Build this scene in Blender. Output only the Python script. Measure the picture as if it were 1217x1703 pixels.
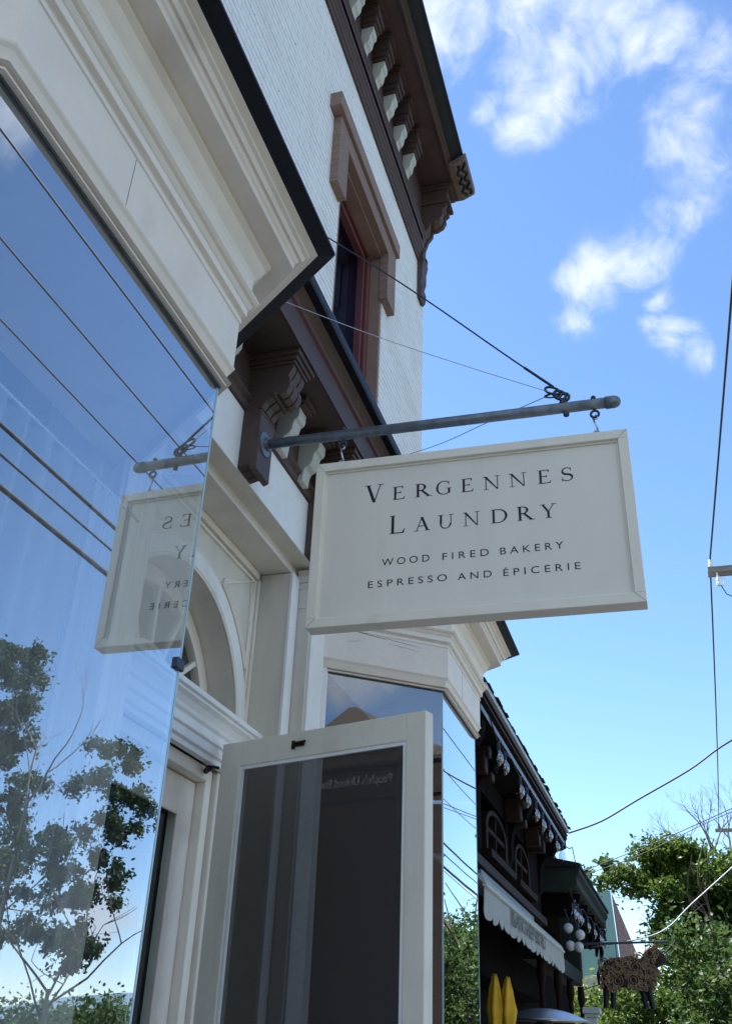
import bpy, bmesh, math, random
from mathutils import Vector, Matrix, noise as mnoise
random.seed(7)
R = math.radians
sc = bpy.context.scene
C = bpy.context.collection
for o in list(bpy.data.objects): bpy.data.objects.remove(o)

# ---------------------------------------------------------------- camera
YAW, PITCH, ROLL, FPX = R(18.0), R(29.45), R(2.37), 1610.0
cam = bpy.data.cameras.new('camera'); camo = bpy.data.objects.new('camera', cam); C.objects.link(camo)
cy, sy, cp, sp = math.cos(YAW), math.sin(YAW), math.cos(PITCH), math.sin(PITCH)
fwd = Vector((-sy*cp, cy*cp, sp)); rt = Vector((cy, sy, 0)); up = rt.cross(fwd)
r2 = rt*math.cos(ROLL)+up*math.sin(ROLL); u2 = -rt*math.sin(ROLL)+up*math.cos(ROLL)
camo.matrix_world = Matrix(((r2.x,u2.x,-fwd.x,0),(r2.y,u2.y,-fwd.y,0),(r2.z,u2.z,-fwd.z,1.6),(0,0,0,1)))
cam.sensor_fit = 'VERTICAL'; cam.sensor_height = 24; cam.lens = 24*FPX/1703
cam.clip_start = 0.02; cam.clip_end = 5000
sc.camera = camo

# ---------------------------------------------------------------- world and sun
SUN_AZ, SUN_EL = R(-58), R(57)      # azimuth from +Y towards +X
SKY_STRENGTH = 0.072
w = bpy.data.worlds.new('World'); sc.world = w; w.use_nodes = True
nt = w.node_tree; nt.nodes.clear()
def wn(t, **k):
    n = nt.nodes.new(t)
    for a, b in k.items(): setattr(n, a, b)
    return n
L = nt.links.new
out = wn('ShaderNodeOutputWorld'); bg = wn('ShaderNodeBackground'); L(bg.outputs[0], out.inputs[0])
sky = wn('ShaderNodeTexSky', sky_type='NISHITA', sun_disc=False, sun_elevation=SUN_EL, sun_rotation=SUN_AZ)
sky.altitude = 1200; sky.air_density = 1.0; sky.dust_density = 0.15; sky.ozone_density = 2.6
hs = wn('ShaderNodeHueSaturation'); hs.inputs['Saturation'].default_value = 1.08; L(sky.outputs[0], hs.inputs['Color'])
tc = wn('ShaderNodeTexCoord')
CLOUDS = [(-0.128,0.532,0.837,0.043),(-0.094,0.554,0.827,0.046),(-0.056,0.560,0.826,0.051),(-0.009,0.572,0.820,0.051),(0.039,0.573,0.819,0.034),(-0.061,0.616,0.785,0.030),(-0.029,0.610,0.792,0.020),(-0.098,0.602,0.793,0.016),(0.008,0.602,0.798,0.024),(-0.009,0.622,0.783,0.014),(0.071,0.603,0.794,0.034),(0.090,0.620,0.780,0.040),(0.095,0.646,0.757,0.029),(0.084,0.674,0.734,0.041),(0.103,0.668,0.737,0.031),(0.052,0.695,0.717,0.017),(0.067,0.702,0.709,0.023),(0.027,0.732,0.681,0.033),(-0.010,0.745,0.667,0.039),(-0.037,0.737,0.674,0.017),(-0.033,0.761,0.648,0.022),(0.050,0.726,0.686,0.020),(0.057,0.783,0.620,0.026),(0.075,0.793,0.605,0.022),(0.034,0.774,0.632,0.015),(0.098,0.655,0.749,0.030),(0.060,0.705,0.706,0.022),(0.010,0.590,0.807,0.035),(0.048,0.590,0.806,0.030),(0.045,0.760,0.648,0.018),
 (0.501,0.458,0.734,0.034),(0.515,0.851,0.100,0.042),(0.547,0.832,0.096,0.022),(0.490,0.865,0.100,0.026),(0.811,-0.484,0.33,0.022),(0.796,-0.507,0.329,0.026),(0.786,-0.515,0.345,0.022),(0.828,-0.46,0.335,0.012),
 (0.02,0.985,0.10,0.012),(-0.02,0.99,0.085,0.010),
]
FILL_CLOUDS = [  # unseen bright clouds added to light the shaded facade
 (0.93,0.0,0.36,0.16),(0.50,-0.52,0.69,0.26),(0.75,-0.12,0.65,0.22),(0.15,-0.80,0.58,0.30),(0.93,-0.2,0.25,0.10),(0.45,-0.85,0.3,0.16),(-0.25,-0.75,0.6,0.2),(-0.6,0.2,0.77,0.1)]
acc = None
warp = wn('ShaderNodeTexNoise'); warp.inputs['Scale'].default_value = 9; warp.inputs['Detail'].default_value = 5
L(tc.outputs['Generated'], warp.inputs['Vector'])
wv = wn('ShaderNodeVectorMath', operation='SUBTRACT'); L(warp.outputs['Color'], wv.inputs[0]); wv.inputs[1].default_value = (.5,.5,.5)
ws = wn('ShaderNodeVectorMath', operation='SCALE'); L(wv.outputs[0], ws.inputs[0]); ws.inputs['Scale'].default_value = 0.06
wd = wn('ShaderNodeVectorMath', operation='ADD'); L(tc.outputs['Generated'], wd.inputs[0]); L(ws.outputs[0], wd.inputs[1])
def masks(lst):
    acc = None
    for x, y, z, r in lst:
        d = wn('ShaderNodeVectorMath', operation='DISTANCE'); L(wd.outputs[0], d.inputs[0])
        d.inputs[1].default_value = Vector((x, y, z)).normalized()
        m = wn('ShaderNodeMapRange', interpolation_type='SMOOTHSTEP'); L(d.outputs['Value'], m.inputs['Value'])
        m.inputs['From Min'].default_value = 0; m.inputs['From Max'].default_value = r*1.9
        m.inputs['To Min'].default_value = 1; m.inputs['To Max'].default_value = 0
        if acc is None: acc = m.outputs[0]
        else:
            mx = wn('ShaderNodeMath', operation='SMOOTH_MAX'); mx.inputs[2].default_value = 0.08
            L(acc, mx.inputs[0]); L(m.outputs[0], mx.inputs[1]); acc = mx.outputs[0]
    return acc
accA = masks(CLOUDS); accB = masks(FILL_CLOUDS)
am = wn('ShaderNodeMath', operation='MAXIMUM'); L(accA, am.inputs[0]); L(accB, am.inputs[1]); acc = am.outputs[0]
nz = wn('ShaderNodeTexNoise'); nz.inputs['Scale'].default_value = 15; nz.inputs['Detail'].default_value = 12; nz.inputs['Roughness'].default_value = 0.58
nz.inputs['Distortion'].default_value = 0.3
L(wd.outputs[0], nz.inputs['Vector'])
a1 = wn('ShaderNodeMath', operation='MULTIPLY_ADD'); L(nz.outputs['Fac'], a1.inputs[0]); a1.inputs[1].default_value = 3.6; a1.inputs[2].default_value = -1.82
a2 = wn('ShaderNodeMath', operation='ADD'); L(acc, a2.inputs[0]); L(a1.outputs[0], a2.inputs[1])
cf = wn('ShaderNodeMapRange', interpolation_type='SMOOTHSTEP'); L(a2.outputs[0], cf.inputs['Value'])
cf.inputs['From Min'].default_value = 0.05; cf.inputs['From Max'].default_value = 1.75
cf.inputs['To Max'].default_value = 0.96
mg = wn('ShaderNodeMath', operation='MULTIPLY'); L(cf.outputs[0], mg.inputs[0])
mr_ = wn('ShaderNodeMapRange', interpolation_type='SMOOTHSTEP'); L(acc, mr_.inputs['Value']); mr_.inputs['From Min'].default_value = .05; mr_.inputs['From Max'].default_value = .60
L(mr_.outputs[0], mg.inputs[1])
mix = wn('ShaderNodeMix', data_type='RGBA'); L(mg.outputs[0], mix.inputs[0]); L(hs.outputs[0], mix.inputs[6])
cc_ = wn('ShaderNodeMix', data_type='RGBA'); L(accB, cc_.inputs[0]); cc_.inputs[6].default_value = (3.7, 3.95, 4.4, 1); cc_.inputs[7].default_value = (9.5, 9.6, 9.6, 1)  # added fill clouds get a much brighter colour than the visible ones
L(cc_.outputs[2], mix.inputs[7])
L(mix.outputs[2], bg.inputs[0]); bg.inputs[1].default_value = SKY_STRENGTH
sun = bpy.data.lights.new('sun', 'SUN'); sun.energy = 4.2; sun.angle = R(0.53); sun.color = (1, .94, .85)
so = bpy.data.objects.new('sun', sun); C.objects.link(so)
sd = Vector((math.sin(SUN_AZ)*math.cos(SUN_EL), math.cos(SUN_AZ)*math.cos(SUN_EL), math.sin(SUN_EL)))
so.rotation_euler = sd.to_track_quat('Z', 'Y').to_euler(); so.location = (-20, 20, 40)

sc.view_settings.view_transform = 'Standard'; sc.view_settings.look = 'None'
sc.view_settings.exposure = 1.98; sc.view_settings.gamma = 1
sc.render.engine = 'CYCLES'
sc.cycles.max_bounces = 8; sc.cycles.transparent_max_bounces = 24; sc.cycles.glossy_bounces = 5
sc.cycles.use_denoising = True
sc.cycles.sample_clamp_indirect = 6

# ---------------------------------------------------------------- materials
def mat_new(name):
    m = bpy.data.materials.new(name); m.use_nodes = True
    return m, m.node_tree, m.node_tree.nodes['Principled BSDF']
def paint(name, col, rough=.5, var=.08, scale=6, bump=.15, bscale=60, spec=.4, stretch=(1,1,1), metal=0, specks=None, dirt=None):
    m, t, p = mat_new(name)
    p.inputs['Roughness'].default_value = rough; p.inputs['Metallic'].default_value = metal
    p.inputs['Specular IOR Level'].default_value = spec
    g = t.nodes.new('ShaderNodeNewGeometry')
    mp = t.nodes.new('ShaderNodeMapping'); mp.inputs['Scale'].default_value = stretch
    t.links.new(g.outputs['Position'], mp.inputs['Vector'])
    n = t.nodes.new('ShaderNodeTexNoise'); n.inputs['Scale'].default_value = scale; n.inputs['Detail'].default_value = 6
    n.inputs['Roughness'].default_value = .6
    t.links.new(mp.outputs[0], n.inputs['Vector'])
    mr = t.nodes.new('ShaderNodeMapRange'); t.links.new(n.outputs['Fac'], mr.inputs['Value'])
    mr.inputs['From Min'].default_value = .3; mr.inputs['From Max'].default_value = .7
    mr.inputs['To Min'].default_value = 1-var; mr.inputs['To Max'].default_value = 1+var
    vm = t.nodes.new('ShaderNodeVectorMath'); vm.operation = 'SCALE'; vm.inputs[0].default_value = col
    t.links.new(mr.outputs[0], vm.inputs['Scale'])
    last = vm.outputs[0]
    def blob(scale_, lo, hi, c, amount):
        nonlocal last
        s = t.nodes.new('ShaderNodeTexNoise'); s.inputs['Scale'].default_value = scale_; s.inputs['Detail'].default_value = 4
        t.links.new(mp.outputs[0], s.inputs['Vector'])
        r = t.nodes.new('ShaderNodeMapRange'); t.links.new(s.outputs['Fac'], r.inputs['Value'])
        r.inputs['From Min'].default_value = lo; r.inputs['From Max'].default_value = hi; r.inputs['To Max'].default_value = amount
        mm = t.nodes.new('ShaderNodeMix'); mm.data_type = 'RGBA'
        t.links.new(r.outputs[0], mm.inputs[0]); t.links.new(last, mm.inputs[6]); mm.inputs[7].default_value = (*c, 1)
        last = mm.outputs[2]
    if specks: blob(specks[0], specks[1], specks[1]+.03, specks[2], .85)
    if dirt: blob(dirt[0], dirt[1], dirt[1]+.18, dirt[2], dirt[3])
    t.links.new(last, p.inputs['Base Color'])
    if bump:
        b = t.nodes.new('ShaderNodeTexNoise'); b.inputs['Scale'].default_value = bscale; b.inputs['Detail'].default_value = 4
        t.links.new(mp.outputs[0], b.inputs['Vector'])
        bn = t.nodes.new('ShaderNodeBump'); bn.inputs['Strength'].default_value = bump; bn.inputs['Distance'].default_value = .006
        t.links.new(b.outputs['Fac'], bn.inputs['Height']); t.links.new(bn.outputs[0], p.inputs['Normal'])
    return m
def brickmat(name, c1, c2, mortar, bw, bh, axis='x', rough=.7, bump=.7, spk=None, msize=.006, nvar=.2, courses=None):
    m, t, p = mat_new(name); p.inputs['Roughness'].default_value = rough
    p.inputs['Specular IOR Level'].default_value = .3
    g = t.nodes.new('ShaderNodeNewGeometry'); s = t.nodes.new('ShaderNodeSeparateXYZ'); t.links.new(g.outputs['Position'], s.inputs[0])
    c = t.nodes.new('ShaderNodeCombineXYZ')
    t.links.new(s.outputs['Y' if axis == 'x' else 'X'], c.inputs[0]); t.links.new(s.outputs['Z'], c.inputs[1])
    wz = t.nodes.new('ShaderNodeTexNoise'); wz.inputs['Scale'].default_value = 9; wz.inputs['Detail'].default_value = 3
    t.links.new(g.outputs['Position'], wz.inputs['Vector'])
    wv = t.nodes.new('ShaderNodeVectorMath'); wv.operation = 'MULTIPLY_ADD'
    t.links.new(wz.outputs['Color'], wv.inputs[0]); wv.inputs[1].default_value = (.012,.012,0); t.links.new(c.outputs[0], wv.inputs[2])
    b = t.nodes.new('ShaderNodeTexBrick'); t.links.new(wv.outputs[0], b.inputs['Vector'])
    b.inputs['Scale'].default_value = 1; b.inputs['Brick Width'].default_value = bw; b.inputs['Row Height'].default_value = bh
    b.inputs['Mortar Size'].default_value = msize; b.inputs['Mortar Smooth'].default_value = .3
    b.inputs['Color1'].default_value = (*c1,1); b.inputs['Color2'].default_value = (*c2,1); b.inputs['Mortar'].default_value = (*mortar,1)
    n = t.nodes.new('ShaderNodeTexNoise'); n.inputs['Scale'].default_value = 35; n.inputs['Detail'].default_value = 6; t.links.new(g.outputs['Position'], n.inputs['Vector'])
    last = b.outputs['Color']
    if courses:
        st = t.nodes.new('ShaderNodeTexNoise'); st.inputs['Scale'].default_value = 2.3; st.inputs['Detail'].default_value = 7; t.links.new(g.outputs['Position'], st.inputs['Vector'])
        sr = t.nodes.new('ShaderNodeMapRange'); t.links.new(st.outputs['Fac'], sr.inputs['Value']); sr.inputs['From Min'].default_value = .5; sr.inputs['From Max'].default_value = .72; sr.inputs['To Max'].default_value = .45
        sm_ = t.nodes.new('ShaderNodeMix'); sm_.data_type = 'RGBA'; t.links.new(sr.outputs[0], sm_.inputs[0]); t.links.new(last, sm_.inputs[6]); sm_.inputs[7].default_value = (.60,.59,.56,1); last = sm_.outputs[2]
        b2 = t.nodes.new('ShaderNodeTexBrick'); t.links.new(wv.outputs[0], b2.inputs['Vector']); b2.inputs['Scale'].default_value = 1
        b2.inputs['Brick Width'].default_value = 60; b2.inputs['Row Height'].default_value = bh; b2.inputs['Mortar Size'].default_value = .0035; b2.inputs['Mortar Smooth'].default_value = .2
        cn = t.nodes.new('ShaderNodeTexNoise'); cn.inputs['Scale'].default_value = 1; cn.inputs['Detail'].default_value = 5
        cm = t.nodes.new('ShaderNodeMapping'); cm.inputs['Scale'].default_value = (4,4,22); t.links.new(g.outputs['Position'], cm.inputs[0]); t.links.new(cm.outputs[0], cn.inputs['Vector'])
        cr = t.nodes.new('ShaderNodeMapRange'); t.links.new(cn.outputs['Fac'], cr.inputs['Value']); cr.inputs['From Min'].default_value = .42; cr.inputs['From Max'].default_value = .62
        cx = t.nodes.new('ShaderNodeMath'); cx.operation = 'MULTIPLY'; t.links.new(b2.outputs['Fac'], cx.inputs[0]); t.links.new(cr.outputs[0], cx.inputs[1])
        m2 = t.nodes.new('ShaderNodeMix'); m2.data_type = 'RGBA'; t.links.new(cx.outputs[0], m2.inputs[0]); t.links.new(last, m2.inputs[6]); m2.inputs[7].default_value = (*courses,1)
        last = m2.outputs[2]
    if spk:
        k = t.nodes.new('ShaderNodeTexNoise'); k.inputs['Scale'].default_value = 26; k.inputs['Detail'].default_value = 2; t.links.new(c.outputs[0], k.inputs['Vector'])
        r = t.nodes.new('ShaderNodeMapRange'); t.links.new(k.outputs['Fac'], r.inputs['Value']); r.inputs['From Min'].default_value = .72; r.inputs['From Max'].default_value = .75
        mm = t.nodes.new('ShaderNodeMix'); mm.data_type = 'RGBA'; t.links.new(r.outputs[0], mm.inputs[0]); t.links.new(last, mm.inputs[6]); mm.inputs[7].default_value = (*spk,1)
        last = mm.outputs[2]
    mr = t.nodes.new('ShaderNodeMapRange'); t.links.new(n.outputs['Fac'], mr.inputs['Value']); mr.inputs['To Min'].default_value = 1-nvar; mr.inputs['To Max'].default_value = 1+nvar
    vm = t.nodes.new('ShaderNodeVectorMath'); vm.operation = 'SCALE'; t.links.new(last, vm.inputs[0]); t.links.new(mr.outputs[0], vm.inputs['Scale'])
    t.links.new(vm.outputs[0], p.inputs['Base Color'])
    ad = t.nodes.new('ShaderNodeMath'); ad.operation = 'MULTIPLY_ADD'; t.links.new(n.outputs['Fac'], ad.inputs[0]); ad.inputs[1].default_value = .35
    iv = t.nodes.new('ShaderNodeMath'); iv.operation = 'SUBTRACT'; iv.inputs[0].default_value = 1; t.links.new(b.outputs['Fac'], iv.inputs[1])
    t.links.new(iv.outputs[0], ad.inputs[2])
    bn = t.nodes.new('ShaderNodeBump'); bn.inputs['Strength'].default_value = bump; bn.inputs['Distance'].default_value = .008
    t.links.new(ad.outputs[0], bn.inputs['Height']); t.links.new(bn.outputs[0], p.inputs['Normal'])
    return m
def glassmat(name, base, gain, tint=(.93,.97,.96), wav=.0, refl=(.9,.95,1)):
    m = bpy.data.materials.new(name); m.use_nodes = True; t = m.node_tree; t.nodes.clear()
    o = t.nodes.new('ShaderNodeOutputMaterial'); tr = t.nodes.new('ShaderNodeBsdfTransparent'); tr.inputs[0].default_value = (*tint,1)
    gl = t.nodes.new('ShaderNodeBsdfGlossy'); gl.inputs['Roughness'].default_value = 0; gl.inputs['Color'].default_value = (*refl,1)
    fr = t.nodes.new('ShaderNodeFresnel'); fr.inputs['IOR'].default_value = 1.5
    a = t.nodes.new('ShaderNodeMath'); a.operation = 'MULTIPLY_ADD'; a.use_clamp = True
    t.links.new(fr.outputs[0], a.inputs[0]); a.inputs[1].default_value = gain; a.inputs[2].default_value = base
    g = t.nodes.new('ShaderNodeNewGeometry'); s = t.nodes.new('ShaderNodeMath'); s.operation = 'SUBTRACT'; s.inputs[0].default_value = 1
    t.links.new(g.outputs['Backfacing'], s.inputs[1])
    f = t.nodes.new('ShaderNodeMath'); f.operation = 'MULTIPLY'; t.links.new(a.outputs[0], f.inputs[0]); t.links.new(s.outputs[0], f.inputs[1])
    mx = t.nodes.new('ShaderNodeMixShader'); t.links.new(f.outputs[0], mx.inputs[0]); t.links.new(tr.outputs[0], mx.inputs[1]); t.links.new(gl.outputs[0], mx.inputs[2])
    t.links.new(mx.outputs[0], o.inputs[0])
    if wav:
        n = t.nodes.new('ShaderNodeTexNoise'); n.inputs['Scale'].default_value = 2.2; n.inputs['Detail'].default_value = 1
        t.links.new(g.outputs['Position'], n.inputs['Vector'])
        b = t.nodes.new('ShaderNodeBump'); b.inputs['Strength'].default_value = wav; b.inputs['Distance'].default_value = .01
        t.links.new(n.outputs['Fac'], b.inputs['Height']); t.links.new(b.outputs[0], gl.inputs['Normal'])
    return m
M = {}
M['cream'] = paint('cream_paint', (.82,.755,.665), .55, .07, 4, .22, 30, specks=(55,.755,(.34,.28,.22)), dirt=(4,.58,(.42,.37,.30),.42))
M['cream_shaded'] = paint('cream_paint_shaded', (.68,.635,.555), .55, .08, 6, .22, 40, stretch=(1,1,.2), dirt=(5,.58,(.36,.33,.27),.4))  # cream toned down, shade of the entry recess put into the colour
M['door'] = paint('door_cream_paint', (.75,.705,.61), .5, .06, 5, .22, 60, stretch=(1,1,.3), specks=(60,.76,(.3,.25,.2)), dirt=(6,.58,(.4,.36,.29),.4))
M['white'] = paint('white_paint', (.82,.82,.80), .55, .06, 5, .28, 24, specks=(50,.75,(.36,.31,.26)), dirt=(5,.57,(.50,.45,.38),.4))
M['sign'] = paint('sign_cream', (.83,.775,.665), .5, .04, 5, .14, 60, stretch=(1,1,.5), specks=(70,.765,(.35,.3,.24)), dirt=(7,.60,(.5,.46,.38),.35))
M['panel'] = paint('sign_panel_paint', (.79,.745,.655), .42, .04, 5, .10, 50, stretch=(1,1,.25), dirt=(6,.60,(.46,.45,.40),.3))
M['ink'] = paint('sign_ink', (.012,.010,.028), .45, .05, 20, 0)
M['brown'] = paint('brown_paint', (.078,.048,.042), .55, .15, 7, .18, 50, specks=(38,.74,(.3,.26,.22)))
M['brown2'] = paint('tan_brown_stone', (.25,.17,.135), .7, .12, 8, .35, 40)
M['blockpaint'] = paint('carved_block_paint', (.17,.12,.10), .6, .15, 9, .2, 50)
M['brownstone'] = brickmat('hood_stone', (.26,.175,.14), (.235,.16,.13), (.17,.115,.095), .5, .052, bump=.4, msize=.003)
M['maroon'] = paint('maroon_paint', (.085,.018,.022), .5, .1, 7, .1, 50)
M['redframe'] = paint('red_window_paint', (.135,.042,.038), .5, .1, 7, .1, 50)
M['black'] = paint('black_metal', (.009,.011,.017), .5, .3, 9, .25, 20, spec=.25)
M['modillion'] = paint('pale_sage_paint', (.50,.50,.45), .55, .06, 7, .1, 50)
M['brick'] = brickmat('white_brick', (.84,.845,.84), (.80,.805,.80), (.70,.70,.68), .15, .0475, spk=(.10,.08,.07), bump=.8, msize=.004, nvar=.06, courses=(.34,.34,.34))
M['glass'] = glassmat('shop_glass', .38, 1.5, tint=(.97,.985,.98), wav=.006)
M['glassf'] = glassmat('shop_glass_grey', .16, 1.6, tint=(.96,.98,.975), wav=.015)
M['glassd'] = glassmat('door_glass', .04, 1.0)
M['glassup'] = glassmat('upper_window_glass', .30, 1.0, tint=(.10,.13,.20), refl=(.22,.32,.62))
M['glassedge'] = paint('glass_edge', (.42,.55,.58), .2, .1, 30, 0)
M['gasket'] = paint('dark_gasket', (.06,.07,.075), .6, .3, 30, .1)
M['steel'] = paint('galvanised_steel', (.17,.20,.235), .5, .30, 22, .2, 90, metal=.55, stretch=(1,1,1))
M['iron'] = paint('dark_iron', (.05,.06,.08), .45, .3, 40, .2, 90, metal=.6)
M['zinc'] = paint('zinc_links', (.45,.47,.5), .3, .2, 40, 0, metal=.9)
M['cable'] = paint('black_cable', (.016,.02,.04), .6, .2, 9, 0)
M['asphalt'] = paint('asphalt', (.06,.059,.057), .9, .2, 30, .3, 200)
M['concrete'] = paint('concrete', (.21,.20,.185), .85, .12, 6, .2, 90)
M['kerb'] = paint('granite_kerb', (.36,.35,.34), .8, .12, 14, .2, 90)
M['grass'] = paint('grass_green', (.05,.09,.025), .9, .3, 3, .4, 30)
M['hill'] = paint('hazy_hill', (.10,.16,.22), .95, .2, .01, 0)  # distance haze put into the blue base colour
M['room'] = paint('room_wall', (.30,.29,.27), .8, .05, 3, 0)
M['floor'] = paint('shop_floor', (.12,.085,.06), .6, .1, 6, 0)
M['dark'] = paint('dark_timber', (.006,.0045,.005), .85, .4, 8, .25, 40, spec=.03)
M['dark2'] = paint('bronze_trim', (.026,.013,.010), .6, .35, 10, .2, 40, spec=.1)
M['redwood'] = paint('red_timber', (.013,.006,.005), .7, .35, 10, .2, 40, spec=.1)
M['shingle'] = paint('shingle_roof', (.014,.013,.016), .9, .4, 25, .6, 60, spec=.15)
M['gutter'] = paint('pale_gutter', (.40,.45,.44), .5, .1, 9, .1)
M['bluewhite'] = paint('lit_soffit_and_band', (.16,.20,.25), .5, .25, 9, .1)
M['awning'] = paint('awning_cloth', (.31,.335,.32), .8, .10, 8, .15, 120, dirt=(5,.58,(.33,.34,.32),.4))
M['awntext'] = paint('awning_ink', (.10,.11,.10), .8, .2, 40, 0)
M['green'] = paint('dark_green_trim', (.012,.019,.016), .7, .2, 8, .15, spec=.2)
M['globe'] = paint('frosted_globe', (.48,.49,.50), .25, .2, 14, 0)
M['bulb'] = glassmat('bulb_glass', .12, 2.0, tint=(.75,.78,.8))
M['turq'] = paint('patina_metal_roof', (.20,.32,.31), .5, .1, 1.2, .1, 10)
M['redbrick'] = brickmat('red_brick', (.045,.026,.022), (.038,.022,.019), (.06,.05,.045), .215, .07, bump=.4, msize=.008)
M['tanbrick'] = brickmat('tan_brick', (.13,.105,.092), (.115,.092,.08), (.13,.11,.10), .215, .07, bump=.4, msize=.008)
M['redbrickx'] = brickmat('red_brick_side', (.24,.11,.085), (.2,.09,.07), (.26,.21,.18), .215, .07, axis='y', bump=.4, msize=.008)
M['stone'] = paint('pale_stone', (.42,.38,.32), .8, .1, 8, .2)
M['lettering'] = paint('grey_lettering', (.42,.42,.42), .5, .05, 20, 0)
M['wood'] = paint('weathered_wood', (.20,.18,.165), .85, .25, 6, .3, 30, stretch=(.5,4,4))
M['porcelain'] = paint('porcelain', (.75,.75,.75), .3, .05, 20, 0)
M['rust'] = paint('rusty_metal', (.020,.011,.008), .7, .45, 30, .3, 60, metal=.3)
M['coil'] = paint('coil_metal', (.20,.135,.075), .45, .5, 18, .2, 60, metal=.5)
M['yellow'] = paint('yellow_canvas', (.62,.36,.02), .8, .12, 14, .3, 30)
M['heater'] = paint('brushed_aluminium', (.50,.52,.56), .32, .06, 30, .05, metal=.9, stretch=(1,1,1))
M['bark'] = paint('bark', (.09,.07,.055), .9, .3, 12, .6, 25, stretch=(1,1,.25))
M['twig'] = paint('grey_twig', (.16,.14,.125), .9, .3, 12, 0)
M['blind'] = paint('window_blind', (.03,.04,.06), .5, .1, 5, 0)
def leafmat(name, a, b):
    m = bpy.data.materials.new(name); m.use_nodes = True; t = m.node_tree; t.nodes.clear()
    o = t.nodes.new('ShaderNodeOutputMaterial'); d = t.nodes.new('ShaderNodeBsdfPrincipled'); tr = t.nodes.new('ShaderNodeBsdfTranslucent')
    d.inputs['Roughness'].default_value = .5; d.inputs['Specular IOR Level'].default_value = .25
    g = t.nodes.new('ShaderNodeNewGeometry')
    n = t.nodes.new('ShaderNodeTexNoise'); n.inputs['Scale'].default_value = .9; t.links.new(g.outputs['Position'], n.inputs['Vector'])
    ad = t.nodes.new('ShaderNodeMath'); ad.operation = 'MULTIPLY_ADD'; t.links.new(g.outputs['Random Per Island'], ad.inputs[0]); ad.inputs[1].default_value = .45
    mr = t.nodes.new('ShaderNodeMapRange'); t.links.new(n.outputs['Fac'], mr.inputs['Value']); mr.inputs['From Min'].default_value = .35; mr.inputs['From Max'].default_value = .65; mr.inputs['To Max'].default_value = .55
    t.links.new(mr.outputs[0], ad.inputs[2])
    mx = t.nodes.new('ShaderNodeMix'); mx.data_type = 'RGBA'; t.links.new(ad.outputs[0], mx.inputs[0]); mx.inputs[6].default_value = (*a,1); mx.inputs[7].default_value = (*b,1)
    t.links.new(mx.outputs[2], d.inputs['Base Color']); t.links.new(mx.outputs[2], tr.inputs['Color'])
    ms = t.nodes.new('ShaderNodeMixShader'); ms.inputs[0].default_value = .45
    t.links.new(d.outputs[0], ms.inputs[1]); t.links.new(tr.outputs[0], ms.inputs[2]); t.links.new(ms.outputs[0], o.inputs[0])
    return m
M['leaf'] = leafmat('leaf_green', (.026,.064,.013), (.105,.158,.028))
M['leafd'] = leafmat('leaf_dark', (.024,.056,.015), (.068,.115,.027))
M['leafl'] = leafmat('leaf_light', (.07,.11,.025), (.18,.22,.05))
M['leafm'] = leafmat('leaf_maple', (.014,.034,.013), (.042,.075,.026))
def screenmat():
    m = bpy.data.materials.new('insect_screen'); m.use_nodes = True; t = m.node_tree; t.nodes.clear()
    o = t.nodes.new('ShaderNodeOutputMaterial'); tr = t.nodes.new('ShaderNodeBsdfTransparent'); d = t.nodes.new('ShaderNodeBsdfPrincipled')
    d.inputs['Base Color'].default_value = (.03,.031,.033,1); d.inputs['Roughness'].default_value = .6
    g = t.nodes.new('ShaderNodeNewGeometry'); n = t.nodes.new('ShaderNodeTexNoise'); n.inputs['Scale'].default_value = 260; n.inputs['Detail'].default_value = 1
    mp = t.nodes.new('ShaderNodeMapping'); mp.inputs['Scale'].default_value = (.15,.15,1); t.links.new(g.outputs['Position'], mp.inputs[0]); t.links.new(mp.outputs[0], n.inputs['Vector'])
    mr = t.nodes.new('ShaderNodeMapRange'); t.links.new(n.outputs['Fac'], mr.inputs['Value']); mr.inputs['From Min'].default_value = .3; mr.inputs['From Max'].default_value = .7
    mr.inputs['To Min'].default_value = .63; mr.inputs['To Max'].default_value = .67
    s = t.nodes.new('ShaderNodeMixShader'); t.links.new(mr.outputs[0], s.inputs[0]); t.links.new(tr.outputs[0], s.inputs[1]); t.links.new(d.outputs[0], s.inputs[2])
    t.links.new(s.outputs[0], o.inputs[0]); return m
M['screen'] = screenmat()
def sheer(name, fac):
    m = bpy.data.materials.new(name); m.use_nodes = True; t = m.node_tree; t.nodes.clear()
    o = t.nodes.new('ShaderNodeOutputMaterial'); d = t.nodes.new('ShaderNodeBsdfDiffuse'); d.inputs[0].default_value = (.85,.86,.86,1)
    tl = t.nodes.new('ShaderNodeBsdfTranslucent'); tl.inputs[0].default_value = (.85,.86,.86,1); tr = t.nodes.new('ShaderNodeBsdfTransparent')
    a = t.nodes.new('ShaderNodeMixShader'); a.inputs[0].default_value = .35; t.links.new(d.outputs[0], a.inputs[1]); t.links.new(tl.outputs[0], a.inputs[2])
    b = t.nodes.new('ShaderNodeMixShader'); b.inputs[0].default_value = fac; t.links.new(tr.outputs[0], b.inputs[1]); t.links.new(a.outputs[0], b.inputs[2]); t.links.new(b.outputs[0], o.inputs[0])
    return m
M['curtain'] = sheer('sheer_curtain_cloth', .85); M['curtain_thin'] = sheer('thin_sheer_cloth', .30)

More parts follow.
